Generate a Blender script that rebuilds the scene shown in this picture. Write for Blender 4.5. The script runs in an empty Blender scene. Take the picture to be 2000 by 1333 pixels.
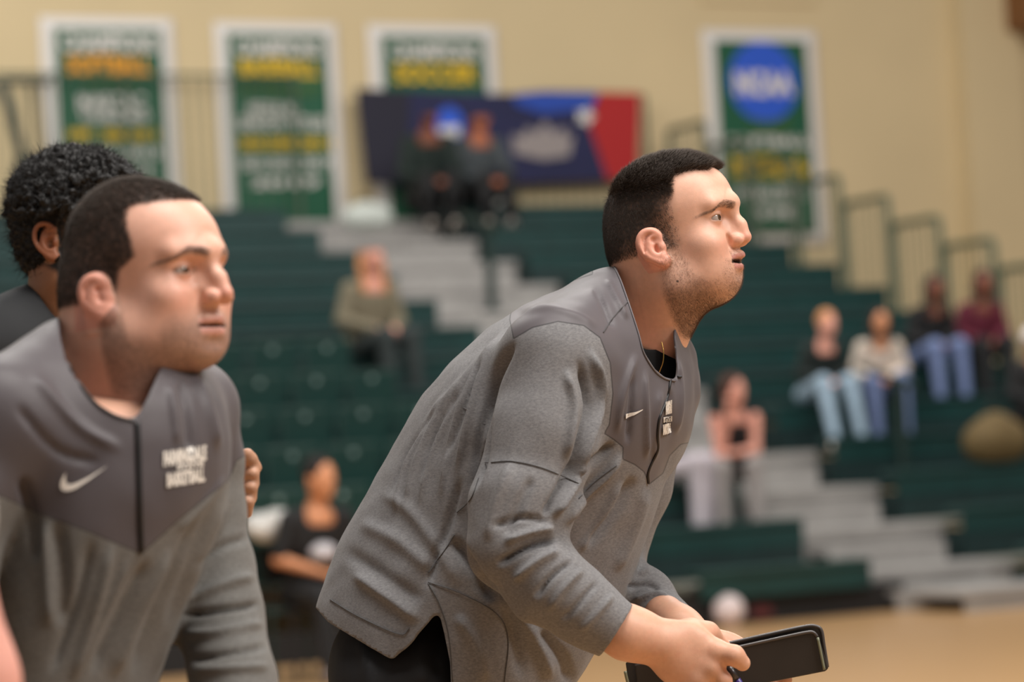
import bpy, bmesh, math, random
import numpy as np
from mathutils import Matrix, Vector, noise as mnoise

C = bpy.context.scene
COL = C.collection
rng = np.random.RandomState(7)
random.seed(7)
D2R = math.pi/180

# ------------------------------------------------------------------ camera
FPX = 105/36*2000                       # focal length in pixels of the 2000 px frame
CAM = np.array([0.0, 0.0, 1.32])
PITCH, ROLL = 2.2*D2R, 3.3*D2R
FW = np.array([0, math.cos(PITCH), math.sin(PITCH)])
R0 = np.array([1.0, 0, 0]); U0 = np.array([0, -math.sin(PITCH), math.cos(PITCH)])
RT = math.cos(ROLL)*R0 - math.sin(ROLL)*U0
UP = math.sin(ROLL)*R0 + math.cos(ROLL)*U0
cd = bpy.data.cameras.new('camera'); cam = bpy.data.objects.new('camera', cd); COL.objects.link(cam)
m = Matrix.Identity(4)
for i in range(3):
    m[i][0], m[i][1], m[i][2], m[i][3] = RT[i], UP[i], -FW[i], CAM[i]
cam.matrix_world = m
cd.lens = 105; cd.sensor_width = 36; cd.sensor_fit = 'HORIZONTAL'
cd.clip_start = 0.1; cd.clip_end = 200
cd.dof.use_dof = True; cd.dof.focus_distance = 4.30; cd.dof.aperture_fstop = 3.3
C.camera = cam

# ------------------------------------------------------------------ world, lamps, exposure
w = bpy.data.worlds.new('gym_air'); C.world = w; w.use_nodes = True
w.node_tree.nodes['Background'].inputs[0].default_value = (1.0, 0.97, 0.95, 1)
w.node_tree.nodes['Background'].inputs[1].default_value = 0.22
def area(name, loc, target, size, sy, power, color):
    l = bpy.data.lights.new(name, 'AREA'); l.shape = 'RECTANGLE'; l.size = size; l.size_y = sy
    l.energy = power; l.color = color
    o = bpy.data.objects.new(name, l); COL.objects.link(o); o.location = loc
    d = Vector(target)-Vector(loc); o.rotation_euler = d.to_track_quat('-Z', 'Y').to_euler()
    return o
WARM = (1.0, 0.965, 0.915)
# rows of ceiling lamps over the court and over the stands
area('court_lamps_near', (0.8, 3.2, 8.0), (0.8, 4.2, 0), 3.5, 2.5, 500, WARM)
area('court_lamps_front', (5.0, 1.5, 6.5), (0.4, 4.2, 1.2), 3.0, 2.5, 430, WARM)
area('court_lamps_mid', (1.0, 14, 8.5), (1.0, 14, 0), 12, 3, 1250, WARM)
area('stand_lamps', (-2, 24, 9.0), (0, 31, 1.5), 16, 2, 720, WARM)
area('stand_lamps_right', (8, 24, 9.0), (8, 33, 2.0), 10, 2, 500, WARM)
C.view_settings.view_transform = 'Standard'; C.view_settings.look = 'None'
C.view_settings.gamma = 1.0; C.view_settings.use_curve_mapping = False
C.view_settings.exposure = 0.08
C.cycles.use_denoising = True
C.cycles.max_bounces = 6

# ------------------------------------------------------------------ frame helpers
def P(px, py, d):
    """camera-frame point (right, up, depth) in metres of a pixel at a depth"""
    return np.array([(px-1000)*d/FPX, (666.5-py)*d/FPX, d])
def to_world(v):
    v = np.asarray(v, float)
    return CAM + v[..., 0:1]*RT + v[..., 1:2]*UP + v[..., 2:3]*FW
def W(px, py, d):
    return to_world(P(px, py, d))
def to_px(v):
    v = np.asarray(v)
    return 1000+v[..., 0]/v[..., 2]*FPX, 666.5-v[..., 1]/v[..., 2]*FPX
def px_on_z(px, py, z):
    """world point where the pixel's ray meets the level z"""
    d = to_world(P(px, py, 1.0))-CAM
    return CAM + d*((z-CAM[2])/d[2])

# ------------------------------------------------------------------ materials
def srgb(r, g, b):
    f = lambda c: (c/255/12.92) if c/255 <= 0.04045 else ((c/255+0.055)/1.055)**2.4
    return (f(r), f(g), f(b), 1)
def mat(name, col, rough=0.6, metal=0.0, spec=0.5, noise=0, nscale=40, nstretch=(1, 1, 1), bump=0, bscale=300, sheen=0, sss=0):
    m = bpy.data.materials.new(name); m.use_nodes = True
    nt = m.node_tree; b = nt.nodes['Principled BSDF']
    b.inputs['Base Color'].default_value = col
    b.inputs['Roughness'].default_value = rough; b.inputs['Metallic'].default_value = metal
    b.inputs['Specular IOR Level'].default_value = spec
    if sheen: b.inputs['Sheen Weight'].default_value = sheen; b.inputs['Sheen Roughness'].default_value = 0.5
    if noise or bump:
        tc = nt.nodes.new('ShaderNodeTexCoord'); mp = nt.nodes.new('ShaderNodeMapping')
        mp.inputs['Scale'].default_value = nstretch
        nt.links.new(tc.outputs['Object'], mp.inputs[0])
    if noise:
        n = nt.nodes.new('ShaderNodeTexNoise'); n.inputs['Scale'].default_value = nscale; n.inputs['Detail'].default_value = 5
        nt.links.new(mp.outputs[0], n.inputs['Vector'])
        mx = nt.nodes.new('ShaderNodeMix'); mx.data_type = 'RGBA'
        cr = nt.nodes.new('ShaderNodeMapRange'); cr.inputs[1].default_value = 0.3; cr.inputs[2].default_value = 0.7
        nt.links.new(n.outputs[0], cr.inputs[0]); nt.links.new(cr.outputs[0], mx.inputs[0])
        mx.inputs[6].default_value = tuple(c*(1-noise) for c in col[:3])+(1,)
        mx.inputs[7].default_value = tuple(min(1, c*(1+noise)) for c in col[:3])+(1,)
        nt.links.new(mx.outputs[2], b.inputs['Base Color'])
    if bump:
        n2 = nt.nodes.new('ShaderNodeTexNoise'); n2.inputs['Scale'].default_value = bscale; n2.inputs['Detail'].default_value = 3
        nt.links.new(mp.outputs[0], n2.inputs['Vector'])
        bp = nt.nodes.new('ShaderNodeBump'); bp.inputs['Strength'].default_value = bump; bp.inputs['Distance'].default_value = 0.002
        nt.links.new(n2.outputs[0], bp.inputs['Height']); nt.links.new(bp.outputs[0], b.inputs['Normal'])
    return m

# ------------------------------------------------------------------ object helpers
def tag(o, label=None, cat=None, group=None, kind=None):
    if label: o['label'] = label
    if cat: o['category'] = cat
    if group: o['group'] = group
    if kind: o['kind'] = kind
    return o
def empty(name, loc=(0, 0, 0), label=None, cat=None, group=None, rz=0):
    o = bpy.data.objects.new(name, None); COL.objects.link(o); o.location = loc; o.rotation_euler.z = rz
    o.empty_display_size = 0.1
    bpy.context.view_layer.update()
    return tag(o, label, cat, group)
def link(name, me, m=None, parent=None, smooth=False):
    o = bpy.data.objects.new(name, me); COL.objects.link(o)
    if m is not None:
        for q in (m if isinstance(m, (list, tuple)) else [m]): me.materials.append(q)
    if parent is not None: o.parent = parent
    if smooth: me.polygons.foreach_set('use_smooth', np.ones(len(me.polygons), bool))
    return o
def world_obj(name, me, m, parent, smooth=True):
    """mesh given in world coordinates, parented without moving"""
    o = link(name, me, m, None, smooth)
    if parent is not None:
        o.parent = parent; bpy.context.view_layer.update(); o.matrix_parent_inverse = parent.matrix_world.inverted()
    return o
class MB:
    """collects boxes, bars and tubes into one mesh"""
    def __init__(s): s.b = bmesh.new()
    def box(s, c, size, rz=0, bev=0.0, mat=None):
        M = Matrix.Translation(c) @ (mat or Matrix.Rotation(rz, 4, 'Z')) @ Matrix.Diagonal((size[0], size[1], size[2], 1))
        r = bmesh.ops.create_cube(s.b, size=1.0, matrix=M)
        if bev:
            e = {e for v in r['verts'] for e in v.link_edges}
            bmesh.ops.bevel(s.b, geom=list(e), offset=bev, segments=2, affect='EDGES', profile=0.6)
        return s
    def tube(s, pts, r, n=8):
        pts = [Vector(p) for p in pts]; rings = []
        rs = r if isinstance(r, (list, tuple)) else [r]*len(pts)
        ref = None
        for i, p in enumerate(pts):
            t = (pts[min(i+1, len(pts)-1)]-pts[max(i-1, 0)]).normalized()
            if ref is None: ref = t.orthogonal().normalized()
            a = (ref - t*ref.dot(t)).normalized(); ref = a; bb = t.cross(a)
            rings.append([s.b.verts.new(p+(a*math.cos(k*2*math.pi/n)+bb*math.sin(k*2*math.pi/n))*rs[i]) for k in range(n)])
        for i in range(len(rings)-1):
            for k in range(n):
                s.b.faces.new((rings[i][k], rings[i][(k+1) % n], rings[i+1][(k+1) % n], rings[i+1][k]))
        s.b.faces.new(rings[0][::-1]); s.b.faces.new(rings[-1])
        return s
    def sphere(s, c, r, sc=(1, 1, 1), seg=16):
        bmesh.ops.create_uvsphere(s.b, u_segments=seg, v_segments=seg//2+2, radius=r, matrix=Matrix.Translation(c) @ Matrix.Diagonal((*sc, 1)))
        return s
    def poly(s, pts):
        s.b.faces.new([s.b.verts.new(p) for p in pts]); return s
    def build(s, name, m, parent=None, smooth=False):
        bmesh.ops.recalc_face_normals(s.b, faces=s.b.faces[:])
        me = bpy.data.meshes.new(name); s.b.to_mesh(me); s.b.free()
        return link(name, me, m, parent, smooth)
def smooth_path(pts, n=6):
    """Catmull-Rom through the points"""
    pts = [np.array(p, float) for p in pts]; q = [2*pts[0]-pts[1]]+pts+[2*pts[-1]-pts[-2]]; out = []
    for i in range(1, len(q)-2):
        for k in range(n):
            t = k/n; a, b, c, d = q[i-1], q[i], q[i+1], q[i+2]
            out.append(0.5*((2*b)+(c-a)*t+(2*a-5*b+4*c-d)*t*t+(3*b-a-3*c+d)*t**3))
    out.append(pts[-1]); return out

# ------------------------------------------------------------------ distance-field sculpting
def unit(v): v = np.asarray(v, float); return v/np.linalg.norm(v)
class Grid:
    def __init__(s, lo, hi, h):
        s.h = h; s.lo = np.array(lo, float); n = np.ceil((np.array(hi)-s.lo)/h).astype(int)+1
        s.ax = [(s.lo[i]+h*np.arange(n[i])).astype(np.float32) for i in range(3)]
        s.F = np.full(tuple(n), 0.2, np.float32)
    def _sl(s, lo, hi):
        sl = []
        for i in range(3):
            a = max(0, int((lo[i]-s.lo[i])/s.h)); b = min(len(s.ax[i]), int((hi[i]-s.lo[i])/s.h)+2)
            if b <= a: return None
            sl.append(slice(a, b))
        return tuple(sl)
    def apply(s, fn, lo, hi, k=0.0, op='add'):
        pad = k+4*s.h; sl = s._sl(np.array(lo)-pad, np.array(hi)+pad)
        if sl is None: return s
        X = s.ax[0][sl[0]][:, None, None]; Y = s.ax[1][sl[1]][None, :, None]; Z = s.ax[2][sl[2]][None, None, :]
        d = fn(X, Y, Z).astype(np.float32); F = s.F[sl]
        if op == 'add':
            r = np.minimum(F, d)
            if k > 0: h = np.maximum(k-np.abs(F-d), 0)/k; r = r-h*h*k*0.25
        else:
            d = -d; r = np.maximum(F, d)
            if k > 0: h = np.maximum(k-np.abs(F-d), 0)/k; r = r+h*h*k*0.25
        s.F[sl] = r; return s
    def ell(s, c, r, k=0.01, R=None, op='add'):
        c = np.array(c, float); r = np.array(r, float); R = np.eye(3) if R is None else np.array(R, float)
        def fn(X, Y, Z):
            x, y, z = X-c[0], Y-c[1], Z-c[2]
            a = [(R[i, 0]*x+R[i, 1]*y+R[i, 2]*z) for i in range(3)]
            k0 = np.sqrt(sum((a[i]/r[i])**2 for i in range(3))); k1 = np.sqrt(sum((a[i]/r[i]**2)**2 for i in range(3)))+1e-6
            return k0*(k0-1)/k1
        e = np.sqrt(((R.T*r)**2).sum(1)); return s.apply(fn, c-e, c+e, k, op)
    def cone(s, a, b, ra, rb, k=0.01, op='add'):
        a = np.array(a, float); b = np.array(b, float); ab = b-a; L2 = ab@ab
        def fn(X, Y, Z):
            x, y, z = X-a[0], Y-a[1], Z-a[2]
            t = np.clip((x*ab[0]+y*ab[1]+z*ab[2])/L2, 0, 1)
            return np.sqrt((x-t*ab[0])**2+(y-t*ab[1])**2+(z-t*ab[2])**2)-(ra+(rb-ra)*t)
        m = max(ra, rb); return s.apply(fn, np.minimum(a, b)-m, np.maximum(a, b)+m, k, op)
    def chain(s, pts, rs, k=0.01, op='add'):
        for i in range(len(pts)-1): s.cone(pts[i], pts[i+1], rs[i], rs[i+1], k, op)
        return s
    def at(s, v):
        """trilinear sample"""
        q = (np.asarray(v)-s.lo)/s.h; n = np.array(s.F.shape)
        i = np.clip(np.floor(q).astype(int), 0, n-2); f = np.clip(q-i, 0, 1); r = 0
        for a in (0, 1):
            for b in (0, 1):
                for c in (0, 1):
                    wgt = (f[:, 0] if a else 1-f[:, 0])*(f[:, 1] if b else 1-f[:, 1])*(f[:, 2] if c else 1-f[:, 2])
                    r = r+wgt*s.F[i[:, 0]+a, i[:, 1]+b, i[:, 2]+c]
        return r
    def mesh(s):
        """surface nets"""
        F = s.F; S = F < 0; n = F.shape; nc = tuple(k-1 for k in n)
        cnt = np.zeros(nc, np.int8)
        for a in (0, 1):
            for b in (0, 1):
                for c in (0, 1):
                    cnt += S[a:a+nc[0], b:b+nc[1], c:c+nc[2]]
        idx = np.argwhere((cnt > 0) & (cnt < 8)); vid = np.full(nc, -1, np.int32)
        vid[idx[:, 0], idx[:, 1], idx[:, 2]] = np.arange(len(idx))
        acc = np.zeros((len(idx), 3)); num = np.zeros(len(idx))
        co = [(a, b, c) for a in (0, 1) for b in (0, 1) for c in (0, 1)]
        val = {o: F[idx[:, 0]+o[0], idx[:, 1]+o[1], idx[:, 2]+o[2]] for o in co}
        for o in co:
            for ax in range(3):
                if o[ax] == 0:
                    p = list(o); p[ax] = 1; p = tuple(p); v0, v1 = val[o], val[p]
                    mk = (v0 < 0) != (v1 < 0); t = v0[mk]/(v0[mk]-v1[mk])
                    q = np.tile(np.array(o, float), (mk.sum(), 1)); q[:, ax] += t
                    acc[mk] += q; num[mk] += 1
        V = s.lo+s.h*(idx+acc/num[:, None]); quads = []
        for ax in range(3):
            sl0 = [slice(0, None)]*3; sl1 = [slice(0, None)]*3; sl0[ax] = slice(0, -1); sl1[ax] = slice(1, None)
            A = S[tuple(sl0)]; B = S[tuple(sl1)]; e = np.argwhere(A != B)
            o1, o2 = [(1, 2), (2, 0), (0, 1)][ax]
            e = e[(e[:, o1] > 0) & (e[:, o2] > 0) & (e[:, o1] < n[o1]-1) & (e[:, o2] < n[o2]-1)]
            flip = B[e[:, 0], e[:, 1], e[:, 2]]
            def cell(d1, d2):
                q = e.copy(); q[:, o1] -= d1; q[:, o2] -= d2; return vid[q[:, 0], q[:, 1], q[:, 2]]
            Q = np.stack([cell(1, 1), cell(0, 1), cell(0, 0), cell(1, 0)], 1)
            Q[flip] = Q[flip][:, ::-1]; quads.append(Q)
        Q = np.concatenate(quads); return V, Q[(Q >= 0).all(1)]
def relax(V, Q, it=1, lam=0.5):
    for _ in range(it):
        a = np.zeros_like(V); c = np.zeros(len(V))
        for i in range(4):
            np.add.at(a, Q[:, i], V[Q[:, (i+1) % 4]]+V[Q[:, (i+3) % 4]]); np.add.at(c, Q[:, i], 2)
        V = V+lam*(a/np.maximum(c, 1)[:, None]-V)
    return V
def vnormals(V, Q):
    n = np.cross(V[Q[:, 2]]-V[Q[:, 0]], V[Q[:, 3]]-V[Q[:, 1]]); N = np.zeros_like(V)
    for i in range(4): np.add.at(N, Q[:, i], n)
    return N/(np.linalg.norm(N, axis=1)[:, None]+1e-12)
def fix_winding(V, Q):
    c = V.mean(0); a, b, d = V[Q[:, 0]]-c, V[Q[:, 1]]-c, V[Q[:, 2]]-c
    return Q if np.einsum('ij,ij->i', a, np.cross(b, d)).sum() > 0 else Q[:, ::-1]
def np_mesh(name, V, Q):
    me = bpy.data.meshes.new(name); k = Q.shape[1]
    me.vertices.add(len(V)); me.vertices.foreach_set('co', np.asarray(V, np.float32).ravel())
    me.loops.add(Q.size); me.loops.foreach_set('vertex_index', Q.astype(np.int32).ravel())
    me.polygons.add(len(Q)); me.polygons.foreach_set('loop_start', np.arange(0, Q.size, k, dtype=np.int32))
    me.polygons.foreach_set('use_smooth', np.ones(len(Q), bool))
    me.update(calc_edges=True); return me
def add_attr(me, name, arr, kind='FLOAT'):
    a = me.attributes.new(name, kind, 'POINT')
    if kind == 'FLOAT': a.data.foreach_set('value', np.asarray(arr, np.float32))
    else: a.data.foreach_set('color', np.asarray(arr, np.float32).ravel())
def cut(V, Q, g):
    """drop what lies where g > 0, edge vertices slid onto g = 0"""
    ins = g <= 0; keep = ins[Q].any(1); Q = Q[keep]
    acc = np.zeros_like(V); num = np.zeros(len(V))
    for i in range(4):
        for j in ((i+1) % 4, (i+3) % 4):
            a, b = Q[:, i], Q[:, j]; mk = (~ins[a]) & ins[b]; a, b = a[mk], b[mk]
            t = (g[b]/(g[b]-g[a]))[:, None]; np.add.at(acc, a, V[b]+t*(V[a]-V[b])); np.add.at(num, a, 1)
    V = V.copy(); mk = num > 0; V[mk] = acc[mk]/num[mk][:, None]
    lone = (~ins) & (num == 0); Q = Q[~lone[Q].any(1)]
    for _ in range(4):                                                 # even out the cut edge
        E = np.sort(np.concatenate([Q[:, [i, (i+1) % 4]] for i in range(4)]), 1); u_, c_ = np.unique(E, axis=0, return_counts=True); e = u_[c_ == 1]
        s_ = np.zeros_like(V); n_ = np.zeros(len(V)); np.add.at(s_, e[:, 0], V[e[:, 1]]); np.add.at(s_, e[:, 1], V[e[:, 0]]); np.add.at(n_, e[:, 0], 1); np.add.at(n_, e[:, 1], 1)
        mk = n_ > 0; V[mk] = 0.5*V[mk]+0.5*s_[mk]/n_[mk][:, None]
    used = np.unique(Q); re = np.full(len(V), -1); re[used] = np.arange(len(used))
    return V[used], re[Q], used
def seg_dist(x, y, pts):
    """distance from points to a polyline, and 0..1 position along it"""
    pts = np.array(pts, float); L = np.hypot(*np.diff(pts, axis=0).T); cum = np.concatenate([[0], np.cumsum(L)])
    best = np.full(x.shape, 1e9); tt = np.zeros(x.shape)
    for i in range(len(pts)-1):
        ax, ay = pts[i]; bx, by = pts[i+1]-pts[i]
        t = np.clip(((x-ax)*bx+(y-ay)*by)/(L[i]**2+1e-9), 0, 1); d = np.hypot(x-ax-t*bx, y-ay-t*by)
        mk = d < best; best = np.where(mk, d, best); tt = np.where(mk, (cum[i]+t*L[i])/cum[-1], tt)
    return best, tt
def poly_sd(x, y, pts):
    """signed distance to a polygon, positive inside"""
    pts = np.array(pts, float); d, _ = seg_dist(x, y, np.vstack([pts, pts[:1]])); ins = np.zeros(x.shape, bool)
    for i in range(len(pts)):
        (x1, y1), (x2, y2) = pts[i], pts[(i+1) % len(pts)]
        if y1 == y2: continue
        ins ^= ((y1 > y) != (y2 > y)) & (x < (x2-x1)*(y-y1)/(y2-y1)+x1)
    return np.where(ins, d, -d)
def text_mesh(txt, width, height, bold=0.02, align='CENTER'):
    cu = bpy.data.curves.new('t', 'FONT'); cu.body = txt; cu.size = 1; cu.align_x = align; cu.align_y = 'CENTER'
    cu.offset = bold; cu.extrude = 0.0; cu.resolution_u = 3
    ob = bpy.data.objects.new('t', cu); COL.objects.link(ob); bpy.context.view_layer.update()
    me = bpy.data.meshes.new_from_object(ob.evaluated_get(bpy.context.evaluated_depsgraph_get()))
    bpy.data.objects.remove(ob); bpy.data.curves.remove(cu)
    n = len(me.vertices); co = np.zeros(n*3, np.float32); me.vertices.foreach_get('co', co); co = co.reshape(-1, 3)
    mn, mx = co.min(0), co.max(0); sx = width/(mx[0]-mn[0]); sy = height/(mx[1]-mn[1])
    co[:, 0] = (co[:, 0]-(mn[0]+mx[0])/2)*sx; co[:, 1] = (co[:, 1]-(mn[1]+mx[1])/2)*sy; co[:, 2] = 0
    me.vertices.foreach_set('co', co.ravel()); me.update(); return me
# ------------------------------------------------------------------ the stands: a frame of their own, turned 30 degrees
ANG = 27.5*D2R
EU = np.array([math.cos(ANG), math.sin(ANG), 0]); EV = np.array([-math.sin(ANG), math.cos(ANG), 0]); EZ = np.array([0, 0, 1.0])
d_ = to_world(P(1705, 1120, 1.0))-CAM
SO = CAM+d_*(22.2/d_[1]); SO = np.array([SO[0], SO[1], 0])      # foot of the first bench beside the aisle
RISE, RUN, SEAT0 = 0.305, 0.88, 0.41
def S(u, v, z=0): return SO+EU*u+EV*v+EZ*z
def u_at(px, v, z):
    """how far along the row the pixel column lies"""
    lo, hi = -20.0, 20.0
    for _ in range(50):
        mid = (lo+hi)/2; p = S(mid, v, z)-CAM
        x = 1000+FPX*(p@RT)/(p@FW)
        if x < px: lo = mid
        else: hi = mid
    return (lo+hi)/2
NROW = 13; AISLE = 1.5; UL = -11.5; UR = u_at(1640, 9*RUN, SEAT0+9*RISE)
M_green = mat('green_bench_plastic', srgb(17, 56, 54), 0.42, noise=0.15, nscale=6)
M_greend = mat('green_deck_paint', srgb(17, 42, 42), 0.55, noise=0.2, nscale=8)
M_deck = mat('grey_deck_boards', srgb(154, 151, 148), 0.5, noise=0.12, nscale=5)
M_deckL = mat('dark_deck_boards', srgb(46, 62, 62), 0.5, noise=0.12, nscale=5)
M_deckF = mat('pale_deck_boards', srgb(128, 128, 118), 0.5, noise=0.12, nscale=5)  # lighter board colour for the decks of the lowest rows
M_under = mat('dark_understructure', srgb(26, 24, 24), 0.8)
M_rail = mat('green_rail_paint', srgb(70, 84, 66), 0.5)
M_raild = mat('dark_green_post_paint', srgb(14, 40, 36), 0.5)
M_plate = mat('brushed_plate', srgb(130, 150, 145), 0.4, 0.8)
RZ = ANG
def wbox(mb, u0, u1, v0, v1, z0, z1, bev=0.0):
    c = S((u0+u1)/2, (v0+v1)/2, (z0+z1)/2); mb.box(c, (u1-u0, v1-v0, z1-z0), RZ, bev); return mb

# floor
M_floor = mat('maple_court_floor', srgb(184, 146, 103), 0.28, spec=0.4, noise=0.10, nscale=3, nstretch=(1, 9, 1))
fb = MB(); fb.box((0, 18, -0.05), (60, 60, 0.1)); tag(fb.build('floor', M_floor), kind='structure')
# back wall with corrugated lower look and a pilaster by the right corner
M_wall = mat('cream_wall_paint', srgb(210, 190, 150), 0.75, noise=0.04, nscale=0.6)
VW = NROW*RUN+0.35
wb = MB(); wbox(wb, -22, 13.5, VW, VW+0.3, 0, 10); tag(wb.build('wall_back', M_wall), kind='structure')
px_c = u_at(1868, VW, 5.0)
tb = MB(); wbox(tb, px_c, px_c+0.9, VW-0.25, VW+0.02, 0, 10); tag(tb.build('trim_1', M_wall), kind='structure')

# ------------------------------------------------------------------ bench rows, each a thing
SECT = [('left', UL, 0.0), ('right', AISLE, UR)]
ordn = ['first', 'second', 'third', 'fourth', 'fifth', 'sixth', 'seventh', 'eighth', 'ninth', 'tenth', 'eleventh', 'twelfth', 'top']
def num_plates(root, u0, u1, v, z):
    mb = MB()
    u = u0+0.25
    while u < u1: mb.sphere(S(u, v, z), 0.022, (1, 1, 1), 8); u += 1.38
    return mb
for sn, a, b in SECT:
    for n in range(NROW):
        zs = SEAT0+n*RISE; v0 = n*RUN; bb = b
        if sn == 'right': a = AISLE+(0.45 if n >= 8 else 0.0)
        if sn == 'left': a = UL if n else u_at(1372, 0, SEAT0)
        root = empty('bleacher_bench', S((a+b)/2, v0, zs-0.3),
                     'green plastic bleacher bench, %s row up, %s' % (ordn[n], 'left of the grey aisle steps' if sn == 'left' else 'right of the grey aisle steps'),
                     'bench', 'green bleacher benches in the stands')
        bpy.context.view_layer.update()
        s_ = MB()
        u = a
        while u < bb-0.2:                                       # seat modules, a hair apart
            u2 = min(u+1.83, bb); wbox(s_, u+0.004, u2-0.004, v0, v0+0.27, zs-0.045, zs, 0.012); u = u2
        world_join = []
        for nm, mb_, mt in [('seat', s_, M_green)]:
            o = mb_.build(nm, mt); o.parent = root; o.matrix_parent_inverse = root.matrix_world.inverted()
        f_ = wbox(MB(), a, bb, v0+0.03, v0+0.05, zs-0.21, zs-0.045)
        o = f_.build('front_panel', M_green); o.parent = root; o.matrix_parent_inverse = root.matrix_world.inverted()
        d2 = wbox(MB(), a, bb, v0+0.28, v0+RUN+0.03, zs-0.16, zs-0.11)
        o = d2.build('foot_deck', M_deckF if n < 2 else (M_deckL if sn == 'left' else M_greend)); o.parent = root; o.matrix_parent_inverse = root.matrix_world.inverted()
        if sn == 'right':
            p_ = wbox(MB(), a, a+0.02, v0+0.04, v0+RUN+0.04, max(0, zs-0.8), zs-0.17)
            o = p_.build('side_panel', M_greend); o.parent = root; o.matrix_parent_inverse = root.matrix_world.inverted()
        r_ = wbox(MB(), a, bb, v0+RUN+0.04, v0+RUN+0.07, zs-0.11, zs+RISE-0.21)
        o = r_.build('riser', M_greend); o.parent = root; o.matrix_parent_inverse = root.matrix_world.inverted()
# the black skirt under the first row and the dark bulk beneath the stands
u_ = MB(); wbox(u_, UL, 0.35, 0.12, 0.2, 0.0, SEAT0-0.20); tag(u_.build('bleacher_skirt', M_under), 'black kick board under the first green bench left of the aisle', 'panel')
# aisle steps
for n in range(NROW):
    zs = SEAT0+n*RISE; v0 = n*RUN
    AW = AISLE+(0.45 if n >= 8 else 0.0)
    root = empty('aisle_step', S(AISLE/2, v0, zs-0.3), 'pale grey aisle step beside the %s bench row' % ordn[n], 'step', 'grey aisle steps through the stands')
    bpy.context.view_layer.update()
    t = wbox(MB(), 0.01, AW-0.01, v0+0.28, v0+RUN+0.03, zs-0.18, zs-0.11); wbox(t, 0.2, AW-0.2, v0+0.0, v0+0.30, zs-0.30, zs-0.26)
    o = t.build('tread', M_deck); o.parent = root; o.matrix_parent_inverse = root.matrix_world.inverted()
    t = wbox(MB(), 0.01, AW-0.01, v0+0.30, v0+0.32, zs-0.42, zs-0.18); wbox(t, 0.2, AW-0.2, v0, v0+0.02, zs-0.42, zs-0.30)
    o = t.build('riser', M_deck); o.parent = root; o.matrix_parent_inverse = root.matrix_world.inverted()
t = wbox(MB(), 0.25, 3.4, -0.75, -0.1, 0.10, 0.16, 0.01); wbox(t, 0.3, 3.35, -0.72, -0.70, 0, 0.10); wbox(t, 0.3, 3.35, -0.14, -0.12, 0, 0.10)
tag(t.build('entry_step', M_deck), 'long low pale grey step on the court floor before the aisle', 'step')
# handrails up the middle of the aisle
def handrail(n, px, label):
    v0 = n*RUN+0.55; z = SEAT0+n*RISE-0.11; hu = u_at(px, v0, z)
    root = empty('handrail', S(hu, v0, z), label, 'handrail', 'handrail posts in the aisle'); bpy.context.view_layer.update()
    for nm, mb_ in (('post', MB().tube([S(hu, v0, z), S(hu, v0, z+0.85)], 0.05)),
                    ('foot_plate', wbox(MB(), hu-0.08, hu+0.08, v0-0.08, v0+0.08, z, z+0.05)),
                    ('rail', MB().tube([S(hu, v0-0.25, z+0.80), S(hu, v0, z+0.86), S(hu, v0+0.6, z+1.02)], 0.028))):
        o = mb_.build(nm, M_raild); o.parent = root; o.matrix_parent_inverse = root.matrix_world.inverted()
handrail(2, 1768, 'dark green handrail low in the aisle near the court floor')
handrail(8, 962, 'dark green handrail high in the aisle below the blue and red banner')

# ------------------------------------------------------------------ guard rails
def guard(name, label, pts, h, step=0.13, base=0.0, lean=0.0):
    root = empty(name, pts[0], label, 'railing'); bpy.context.view_layer.update()
    fr = MB(); bl = MB()
    for i in range(len(pts)-1):
        a = np.array(pts[i]); b = np.array(pts[i+1])
        fr.tube([a, a+EZ*h, b+EZ*h, b], 0.03); fr.tube([a+EZ*0.1, b+EZ*0.1], 0.018)
        L = np.linalg.norm(b-a); k = int(L/step)
        for j in range(1, k): q = a+(b-a)*j/k; bl.tube([q+EZ*0.1, q+EZ*h], 0.008, 6)
    for nm, mb_ in (('frame', fr), ('balusters', bl)):
        o = mb_.build(nm, M_rail); o.parent = root; o.matrix_parent_inverse = root.matrix_world.inverted()
    return root
zt = SEAT0+NROW*RISE-0.15; VT = NROW*RUN+0.12
guard('guard_railing', 'long green guard railing behind the top row of the left stand', [S(u, VT, zt-0.35) for u in np.linspace(-9.3, 0.6, 6)], 1.75)
guard('guard_railing', 'green guard railing behind the top row right of the aisle', [S(u, VT, zt-0.35) for u in (2.2, 3.2, UR-0.15)], 1.55)
# stepped hoops down the right end of the stands
for n in range(12, 1, -1):
    v0 = n*RUN; z = SEAT0+n*RISE-0.14
    root = empty('end_railing', S(UR+0.06, v0, z), 'green hoop shaped end railing standing beside the %s bench row' % ordn[n], 'railing', 'stepped end railings at the right of the stands')
    bpy.context.view_layer.update()
    a = S(UR+0.06, v0+0.02, z-0.25); b = S(UR+0.06, v0+RUN-0.05, z-0.25); H = EZ*1.32
    fr = MB().tube(smooth_path([a, a+H*0.5, a+H*0.93, a+H+(b-a)*0.1, a+H+(b-a)*0.5, b+H-(b-a)*0.1, b+H*0.93, b+H*0.5, b], 3), 0.036)
    bl = MB()
    for j in range(1, 7): q = a+(b-a)*j/7; bl.tube([q, q+H], 0.008, 6)
    for nm, mb_ in (('frame', fr), ('balusters', bl)):
        o = mb_.build(nm, M_rail); o.parent = root; o.matrix_parent_inverse = root.matrix_world.inverted()
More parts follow.
